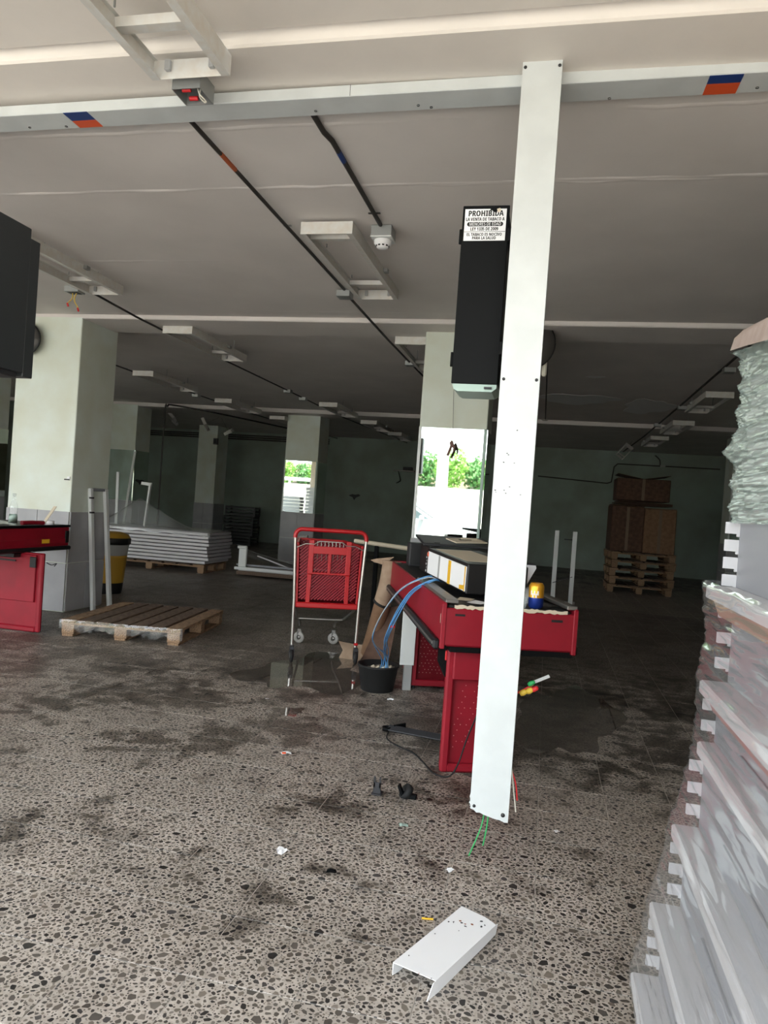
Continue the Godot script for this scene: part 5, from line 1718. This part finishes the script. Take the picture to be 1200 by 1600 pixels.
# ---------------------------------------------------------------- bucket, cardboard roll and litter on the floor
func make_floor_litter() -> void:
	var b := thing("bucket", "black rubber bucket with rubble beside the red checkout", "bucket", Vector3(-1.075, 0, -5.02))
	var st := S()
	lathe(st, [[0.0, 0.004], [0.108, 0.0], [0.114, 0.006], [0.140, 0.165], [0.148, 0.17], [0.148, 0.182], [0.136, 0.182], [0.108, 0.012], [0.0, 0.012]], Vector3.ZERO, 30)
	put(st, "shell", M.dark_rubber, b)
	var rr := RandomNumberGenerator.new()
	rr.seed = 51
	var rows := []
	for j in 7:
		var row := []
		for i in 19:
			var a := TAU * i / 18.0
			var r := 0.128 * j / 6.0
			row.append(Vector3(cos(a) * r, 0.145 + (0.0 if i == 18 else rr.randf_range(-0.012, 0.014)), sin(a) * r))
		row[18] = row[0]
		rows.append(row)
	st = S()
	sheet(st, rows, false)
	put(st, "rubble_fill", M.dust, b)
	for k in 9:
		var a := rr.randf() * TAU
		var r := rr.randf() * 0.10
		slab("chip", M.cream_dusty, b, Vector3(cos(a) * r, 0.158, sin(a) * r), Vector3(0.03, 0.012, 0.022), 0.004, Basis(Vector3(rr.randf(), rr.randf(), rr.randf()).normalized(), rr.randf() * 2.0))
	# rolled cardboard leaning on the counter
	var c := thing("cardboard_roll", "roll of brown cardboard leaning on the checkout behind the bucket", "cardboard", Vector3(-1.455, 0.0, -5.78))
	st = S()
	tube(st, [Vector3(0.085, 0.055, -0.17), Vector3(0.165, 0.30, -0.04), Vector3(0.235, 0.52, 0.08)], 0.062, 14, 0.066)
	put(st, "lower_roll", M.cardboard, c)
	st = S()
	tube(st, smooth_path([Vector3(0.222, 0.51, 0.08), Vector3(0.262, 0.66, 0.09), Vector3(0.285, 0.80, 0.10), Vector3(0.29, 0.855, 0.10)], 4), 0.062, 14, 0.078)
	put(st, "upper_roll", M.cardboard_light, c)
	st = S()
	tube(st, [Vector3(0.218, 0.505, 0.078), Vector3(0.226, 0.522, 0.081)], 0.070, 14)
	put(st, "strap", M.dark_rubber, c)
	st = S()
	prism(st, PackedVector2Array([Vector2(-0.02, 0.82), Vector2(-0.10, 0.835), Vector2(-0.13, 0.85), Vector2(-0.08, 0.865), Vector2(-0.02, 0.875), Vector2(0.06, 0.89)]), 0.0, 0.006, Transform3D(Basis(), Vector3(0.25, 0.0, 0.12)))
	put(st, "torn_flap", M.cardboard_light, c)
	st = S()
	sheet(st, [[Vector3(0.06, 0.0, 0.0), Vector3(0.16, 0.01, 0.03), Vector3(0.30, 0.0, 0.05)], [Vector3(0.14, 0.20, 0.02), Vector3(0.24, 0.20, 0.0), Vector3(0.33, 0.22, 0.04)], [Vector3(0.24, 0.48, 0.02), Vector3(0.30, 0.48, 0.0), Vector3(0.36, 0.50, 0.03)]])
	put(st, "loose_sheet", M.cardboard_brown, c)
	# crumpled cardboard scrap by the cart's wheel
	var sc := thing("cardboard_scrap", "torn grey brown cardboard scrap by the cart's right wheel", "scrap", Vector3(-1.52, 0.0, -5.98))
	st = S()
	sheet(st, [[Vector3(-0.12, 0.12, 0.0), Vector3(0.0, 0.10, -0.04), Vector3(0.12, 0.11, 0.0)], [Vector3(-0.06, 0.06, 0.06), Vector3(0.02, 0.07, 0.03), Vector3(0.13, 0.05, 0.05)], [Vector3(-0.08, 0.0, 0.09), Vector3(0.02, 0.002, 0.12), Vector3(0.10, 0.0, 0.10)]])
	put(st, "sheet", M.cardboard_light, sc)
	# white channel torn off the post
	var ch := thing("channel_piece", "short white sheet-metal channel lying in the foreground", "metal channel", Vector3(-0.193, 0, -2.14))
	var d := Vector3(0.143, 0, -0.335)
	var lenc := 0.375
	ch.rotation.y = atan2(-d.x, -d.z)
	var hw := 0.066
	st = S()
	prism(st, PackedVector2Array([Vector2(-hw, -lenc * 0.5), Vector2(hw, -lenc * 0.5 + 0.012), Vector2(hw, lenc * 0.5 - 0.012), Vector2(hw - 0.02, lenc * 0.5 - 0.004), Vector2(0.02, lenc * 0.5 + 0.004), Vector2(-hw, lenc * 0.5 + 0.008)]), -0.002, 0.0, Transform3D(Basis(Vector3.RIGHT, Vector3(0, 0.0, -1), Vector3.UP), Vector3(0, 0.040, 0)))
	put(st, "top_face", M.channel_white, ch)
	for s in [-1.0, 1.0]:
		st = S()
		prism(st, PackedVector2Array([Vector2(-lenc * 0.5, 0.0385), Vector2(lenc * 0.5, 0.0385), Vector2(lenc * 0.5 - 0.01, 0.010 if s > 0 else 0.004), Vector2(lenc * 0.3, 0.006), Vector2(-lenc * 0.5 + 0.03, 0.0), Vector2(-lenc * 0.5 + (0.0 if s < 0 else -0.028), 0.004)]), -0.001, 0.001, Transform3D(Basis(Vector3(0, 0, -1), Vector3.UP, Vector3(1, 0, 0)), Vector3(s * (hw - 0.001), 0, 0)))
		put(st, "side_flange", M.channel_white, ch)
	for k in 16:
		var near_end := k < 10
		var p := Vector3(rr.randf_range(-0.055, 0.055), 0.0402, (-lenc * 0.5 + rr.randf_range(0.015, 0.10)) if near_end else rr.randf_range(-0.12, 0.2))
		var poly := PackedVector2Array()
		for q in 6:
			poly.append(Vector2(cos(q * TAU / 6.0), sin(q * TAU / 6.0)) * rr.randf_range(0.001, 0.006 if near_end else 0.0025))
		st = S()
		prism(st, poly, 0.0, 0.0006, Transform3D(Basis(Vector3.RIGHT, Vector3(0, 0, -1), Vector3.UP), p))
		put(st, "paint_chip", M.rust if k % 4 == 0 else M.charcoal, ch)
	# black bracket on the floor with its cord up the counter
	var br := thing("bracket_arm", "black metal arm lying on the floor left of the checkout foot", "bracket", Vector3(-0.80, 0, -4.13), -0.16)
	slab("arm", M.charcoal, br, Vector3(0.20, 0.022, 0.0), Vector3(0.40, 0.010, 0.045), 0.002, Basis(Vector3.RIGHT, 0.5))
	slab("rib", M.black_metal, br, Vector3(0.20, 0.016, -0.018), Vector3(0.40, 0.030, 0.005), 0.001)
	slab("tip", M.black_metal, br, Vector3(0.050, 0.022, -0.05), Vector3(0.012, 0.034, 0.09), 0.002, Basis(Vector3.UP, -0.5))
	st = S()
	lathe(st, [[0.026, 0.0], [0.026, 0.02], [0.016, 0.02], [0.016, 0.0], [0.026, 0.0]], Vector3(-0.01, 0.006, 0.0), 18)
	put(st, "ring", M.black_metal, br)
	var cd := thing("power_cord", "thin black cord looping over the floor and up the red pedestal", "cord", Vector3(-0.79, 0.01, -4.10))
	var pts := [Vector3(-0.79, 0.012, -4.09), Vector3(-0.775, 0.008, -3.98), Vector3(-0.70, 0.010, -3.88), Vector3(-0.60, 0.012, -3.80), Vector3(-0.53, 0.008, -3.70), Vector3(-0.45, 0.008, -3.56), Vector3(-0.375, 0.012, -3.53), Vector3(-0.335, 0.07, -3.545), Vector3(-0.30, 0.20, -3.555), Vector3(-0.255, 0.34, -3.57), Vector3(-0.235, 0.46, -3.58), Vector3(-0.225, 0.58, -3.56), Vector3(-0.20, 0.66, -3.57)]
	var loc := []
	for p in pts:
		loc.append(p - cd.position)
	st = S()
	tube(st, smooth_path(loc, 6), 0.0042, 6)
	put(st, "cord", M.dark_rubber, cd)
	# two black caster bits
	var k1 := thing("caster_part", "small upright dark metal caster plate on the floor, left of the pair", "caster part", Vector3(-0.655, 0, -3.225))
	slab("plate", M.charcoal, k1, Vector3(0, 0.03, 0.012), Vector3(0.034, 0.05, 0.004), 0.001)
	slab("plate", M.charcoal, k1, Vector3(-0.013, 0.055, 0.012), Vector3(0.008, 0.05, 0.004), 0.001)
	slab("plate", M.charcoal, k1, Vector3(0.013, 0.055, 0.012), Vector3(0.008, 0.05, 0.004), 0.001)
	slab("foot", M.charcoal, k1, Vector3(0, 0.003, 0), Vector3(0.045, 0.006, 0.05), 0.001)
	var k2 := thing("caster_part", "black caster wheel half lying on the floor, right of the pair", "caster part", Vector3(-0.525, 0, -3.235))
	st = S()
	lathe(st, [[0.012, -0.012], [0.034, -0.014], [0.036, 0.0], [0.034, 0.014], [0.012, 0.012], [0.012, -0.012]], Vector3(0, 0.024, 0), 20, Basis(Vector3(0.4, 0, 1).normalized(), 0.95))
	put(st, "wheel", M.dark_rubber, k2)
	slab("fork", M.black_metal, k2, Vector3(-0.022, 0.030, 0.012), Vector3(0.012, 0.060, 0.03), 0.003, Basis(Vector3.BACK, 0.4))
	slab("fork", M.black_metal, k2, Vector3(0.025, 0.012, 0.01), Vector3(0.05, 0.02, 0.03), 0.004)
	# scraps
	var bits := [
		[Vector3(-1.204, 0, -3.541), "paper_white", 0.05, 0.4, "crumpled white paper scrap with red corner on the open floor"],
		[Vector3(-0.253, 0, -2.643), "paper_white", 0.03, 1.0, "small white crumb above the fallen channel"],
		[Vector3(-0.481, 0, -2.944), "green_grey_metal", 0.035, 0.2, "pale green scrap left of the post's foot"],
		[Vector3(-0.863, 0, -2.565), "paper_white", 0.05, 2.5, "thin white sliver on the floor at the lower left"],
		[Vector3(0.131, 0, -3.122), "paper_white", 0.025, 0.7, "faint white crumb right of the post"],
		[Vector3(-1.666, 0, -4.448), "paper_white", 0.02, 0.7, "tiny white crumb at the edge of the wet patch"],
		[Vector3(-0.648, 0, -2.486), "black_metal", 0.035, 0.3, "small black lump on the grimy floor streak"],
		[Vector3(-0.93, 0, -4.80), "paper_white", 0.04, 0.1, "white scrap in front of the bucket"],
		[Vector3(-5.25, 0, -10.6), "paper_white", 0.05, 0.1, "white scrap before the wrapped panel pile"]]
	for q in bits:
		var t := thing("floor_scrap", q[4], "scrap", q[0], q[3])
		var s: float = q[2]
		rows = []
		for j in 4:
			var row := []
			for i in 4:
				row.append(Vector3((i / 3.0 - 0.5) * s * rr.randf_range(0.8, 1.2), 0.001 + rr.randf_range(0, s * 0.22) * (1.0 if i in [1, 2] or j in [1, 2] else 0.3), (j / 3.0 - 0.5) * s * 0.8 * rr.randf_range(0.7, 1.2)))
			rows.append(row)
		st = S()
		sheet(st, rows, false)
		put(st, "flake", M[q[1]], t)
		if q[3] == 0.4:
			slab("red_corner", M.orange_paint, t, Vector3(-0.012, 0.012, 0.02), Vector3(0.02, 0.008, 0.012), 0.002)
	var sw := thing("drinking_straw", "short yellow straw piece lying left of the fallen channel", "straw", Vector3(-0.278, 0, -2.303), 0.2)
	st = S()
	tube(st, [Vector3(-0.018, 0.0035, 0), Vector3(0.0, 0.0035, 0.001), Vector3(0.018, 0.0035, 0)], 0.003, 8)
	put(st, "tube", M.yellow_tape, sw)
	# film of water before the cart
	var w := thing("puddle", "shallow puddle on the floor around the cart's wheels", "puddle", Vector3(-1.75, 0.0, -5.35))
	for blob in [[Vector3(0.1, 0, 0.05), 0.42, 0.62, 3], [Vector3(0.30, 0, 1.10), 0.09, 0.09, 5]]:
		st = S()
		var n := 40
		var pg := PackedVector2Array()
		for k in n:
			var a := TAU * k / n
			var r := 1.0 + 0.22 * sin(a * 3.0 + blob[3]) + 0.12 * sin(a * 7.0 + 1.0) + 0.05 * sin(a * 13.0)
			pg.append(Vector2(cos(a) * blob[1] * r, sin(a) * blob[2] * r))
		prism(st, pg, 0.0002, 0.0012, Transform3D(Basis(Vector3.RIGHT, Vector3(0, 0, -1), Vector3.UP), blob[0]))
		put(st, "water", M.puddle_water, w)
	var w2 := thing("puddle", "dark wet patch on the floor right of the red checkout", "puddle", Vector3(0.22, 0.0, -4.95))
	st = S()
	var pg2 := PackedVector2Array()
	for k in 48:
		var a := TAU * k / 48.0
		var r := 1.0 + 0.2 * sin(a * 2.0 + 0.5) + 0.12 * sin(a * 5.0 + 1.0) + 0.06 * sin(a * 11.0)
		pg2.append(Vector2(cos(a) * 0.30 * r, sin(a) * 0.85 * r))
	prism(st, pg2, 0.0002, 0.0012, Transform3D(Basis(Vector3.RIGHT, Vector3(0, 0, -1), Vector3.UP), Vector3.ZERO))
	put(st, "water", M.puddle_water, w2)

# ---------------------------------------------------------------- the street behind the camera (seen in the mirrors)
func make_street() -> void:
	mat("pavement", Color(0.72, 0.70, 0.67), 0.85)
	mat("asphalt", Color(0.50, 0.49, 0.48), 0.9)
	blotchy("retaining_concrete", Color(0.80, 0.79, 0.75), 0.85, 41, 0.85, 4.0)
	mat("leaf_a", Color(0.40, 0.56, 0.24), 0.6).backlight_enabled = true
	M.leaf_a.backlight = Color(0.25, 0.35, 0.10)
	mat("leaf_b", Color(0.30, 0.47, 0.26), 0.6).backlight_enabled = true
	M.leaf_b.backlight = Color(0.18, 0.28, 0.10)
	mat("bark", Color(0.35, 0.28, 0.22), 0.9)
	mat("soil", Color(0.40, 0.36, 0.28), 0.95)
	mat("car_silver", Color(0.72, 0.74, 0.76), 0.25, 0.5).clearcoat_enabled = true
	mat("car_glass_skylit", Color(0.30, 0.34, 0.36), 0.08, 0.0)  # grey lifted to stand in for sky reflected in the glass
	mat("tyre", Color(0.06, 0.06, 0.06), 0.8)
	var st := S()
	box(st, Vector3(-3, -0.07, 3.2), Vector3(44, 0.14, 4.0))
	struct(st, "sidewalk", M.pavement)
	st = S()
	box(st, Vector3(-3, -0.17, 14.0), Vector3(60, 0.14, 17.6))
	struct(st, "roadway", M.asphalt)
	st = S()
	box(st, Vector3(-3, 1.0, 23.2), Vector3(60, 2.6, 0.5), 0.02)
	struct(st, "wall_retaining", M.retaining_concrete)
	st = S()
	var bank := []
	for k in 5:
		var row := []
		for i in 13:
			row.append(Vector3(-33 + i * 5.0, 1.9 + k * 0.55 + sin(i * 1.7 + k) * 0.2, 23.3 + k * 1.9))
		bank.append(row)
	bank.reverse()
	sheet(st, bank)
	struct(st, "hillside", M.soil)
	# shrubs and small trees on the bank
	var r := RandomNumberGenerator.new()
	r.seed = 99
	var looks := ["bright green shrub on the bank across the street, number %s from the pole side", "dark leafy shrub on the bank across the street, number %s from the pole side"]
	var words := ["one", "two", "three", "four", "five", "six", "seven", "eight", "nine", "ten", "eleven", "twelve", "thirteen", "fourteen", "fifteen", "sixteen"]
	for i in 16:
		var at := Vector3(-19.5 + i * 1.45 + r.randf_range(-0.02, 0.02), 2.1 + r.randf_range(0.0, 0.3), 24.0 + r.randf_range(0, 1.2))
		var t := thing("shrub", looks[i % 2] % words[i], "shrub", at, 0.0, "shrubs on the bank across the street")
		var leaves := S()
		var rad := Vector3(0.92, r.randf_range(0.85, 1.25), 0.9)
		for k in 900:
			var d := Vector3(r.randfn(), r.randfn(), r.randfn()).normalized() * pow(r.randf(), 0.4)
			var p := d * rad + Vector3(0, rad.y * 0.95, 0)
			var a := Vector3(r.randfn(), r.randfn(), r.randfn()).normalized()
			var b := a.cross(Vector3(r.randfn(), r.randfn(), r.randfn())).normalized()
			var s := r.randf_range(0.07, 0.16)
			tri(leaves, p - a * s, p + b * s * 0.55, p + a * s)
			tri(leaves, p - a * s, p + a * s, p - b * s * 0.55)
		put(leaves, "foliage", M.leaf_a if i % 2 == 0 else M.leaf_b, t)
		var tr := S()
		tube(tr, [Vector3(0, -0.1, 0), Vector3(0.05, 0.7, 0), Vector3(-0.05, 1.4, 0.05)], 0.06, 6, 0.02)
		put(tr, "stem", M.bark, t)
	# canopy support and its hanging box
	var c := thing("street_pole", "white street pole reflected in the column mirror", "pole", Vector3(-2.60, 0, 4.6))
	st = S()
	tube(st, [Vector3(0, -0.01, 0), Vector3(0, 6.5, 0)], 0.16, 18, 0.11)
	put(st, "shaft", M.post_white, c)
	var hb := thing("hanging_box", "dark flat box hung under the canopy edge, reflected in the mirror", "box", Vector3(-2.62, 1.95, 1.15))
	slab("body", M.charcoal, hb, Vector3(0, 0.36, 0), Vector3(0.20, 0.72, 0.2), 0.01)
	st = S()
	tube(st, [Vector3(0, 0.70, 0), Vector3(0, 1.07, 0)], 0.01, 6)
	put(st, "hanger", M.galvanised, hb)
	var fp := thing("facade_pillar", "cream front pillar reflected in the far column's mirror", "pillar", Vector3(-9.35, 0, 0.9))
	slab("shaft", M.facade_paint, fp, Vector3(0, 1.51, 0), Vector3(0.36, 3.02, 0.36), 0.01)
	# railing across the view of the far mirror
	var rail := thing("street_rail", "white horizontal rail across the street reflected in the far mirror", "railing", Vector3(-14.5, 0, 12.0))
	for y in [2.35]:
		st = S()
		tube(st, [Vector3(-4, y, 0), Vector3(4.0, y, 0)], 0.10, 10)
		put(st, "rail_tube", M.post_white, rail)
	for x in [-3.8, 0.0, 3.8]:
		st = S()
		tube(st, [Vector3(x, -0.1, 0), Vector3(x, 2.35, 0)], 0.06, 10)
		put(st, "upright", M.post_white, rail)
	make_car()

func make_car() -> void:
	var t := thing("car", "silver parked car mirrored in the bright column mirror", "car", Vector3(-3.95, -0.10, 8.4), 0.12)
	var body := PackedVector2Array([Vector2(-2.0, 0.30), Vector2(-2.08, 0.62), Vector2(-2.02, 0.95), Vector2(-1.7, 1.02), Vector2(0.75, 1.02), Vector2(1.75, 0.90), Vector2(2.06, 0.72), Vector2(2.10, 0.32)])
	var st := S()
	prism(st, body, -0.82, 0.82)
	put(st, "body", M.car_silver, t)
	var cabin := PackedVector2Array([Vector2(-1.95, 1.0), Vector2(-1.62, 1.42), Vector2(-1.3, 1.52), Vector2(-0.2, 1.54), Vector2(0.15, 1.46), Vector2(0.95, 1.0)])
	st = S()
	prism(st, cabin, -0.70, 0.70)
	put(st, "cabin", M.car_silver, t)
	for s in [-1.0, 1.0]:
		for w in [[[-1.70, 1.05], [-1.50, 1.40], [-0.95, 1.45], [-0.95, 1.05]], [[-0.88, 1.05], [-0.88, 1.46], [-0.15, 1.46], [-0.15, 1.05]], [[-0.08, 1.05], [-0.08, 1.45], [0.10, 1.40], [0.70, 1.05]]]:
			var pg := PackedVector2Array()
			for q in w:
				pg.append(Vector2(q[0], q[1]))
			st = S()
			prism(st, pg, 0.0, 0.012, Transform3D(Basis(), Vector3(0, 0, s * 0.70 - (0.012 if s < 0 else 0.0))))
			put(st, "side_window", M.car_glass_skylit, t)
		for x in [-1.25, 1.32]:
			st = S()
			lathe(st, [[0.0, -0.10], [0.24, -0.10], [0.32, -0.08], [0.33, 0.0], [0.32, 0.08], [0.24, 0.10], [0.0, 0.10]], Vector3(x, 0.33, s * 0.76), 24, Basis(Vector3.RIGHT, PI / 2))
			var wh := put(st, "wheel", M.tyre, t)
			st = S()
			lathe(st, [[0.0, -0.105], [0.2, -0.105], [0.2, 0.105], [0.0, 0.105]], Vector3(x, 0.33, s * 0.76), 16, Basis(Vector3.RIGHT, PI / 2))
			put(st, "hub_cap", M.dull_steel, wh)
		slab("side_mirror", M.car_silver, t, Vector3(0.55, 1.08, s * 0.92), Vector3(0.12, 0.13, 0.2), 0.04)
		slab("headlamp", M.paper_white, t, Vector3(1.98, 0.74, s * 0.6), Vector3(0.14, 0.14, 0.3), 0.03)
	st = S()
	quad(st, Vector3(0.20, 1.455, 0.62), Vector3(0.96, 1.02, 0.68), Vector3(0.96, 1.02, -0.68), Vector3(0.20, 1.455, -0.62))
	put(st, "windscreen", M.car_glass_skylit, t)
	slab("bumper", M.charcoal, t, Vector3(2.05, 0.40, 0), Vector3(0.14, 0.2, 1.6), 0.04)
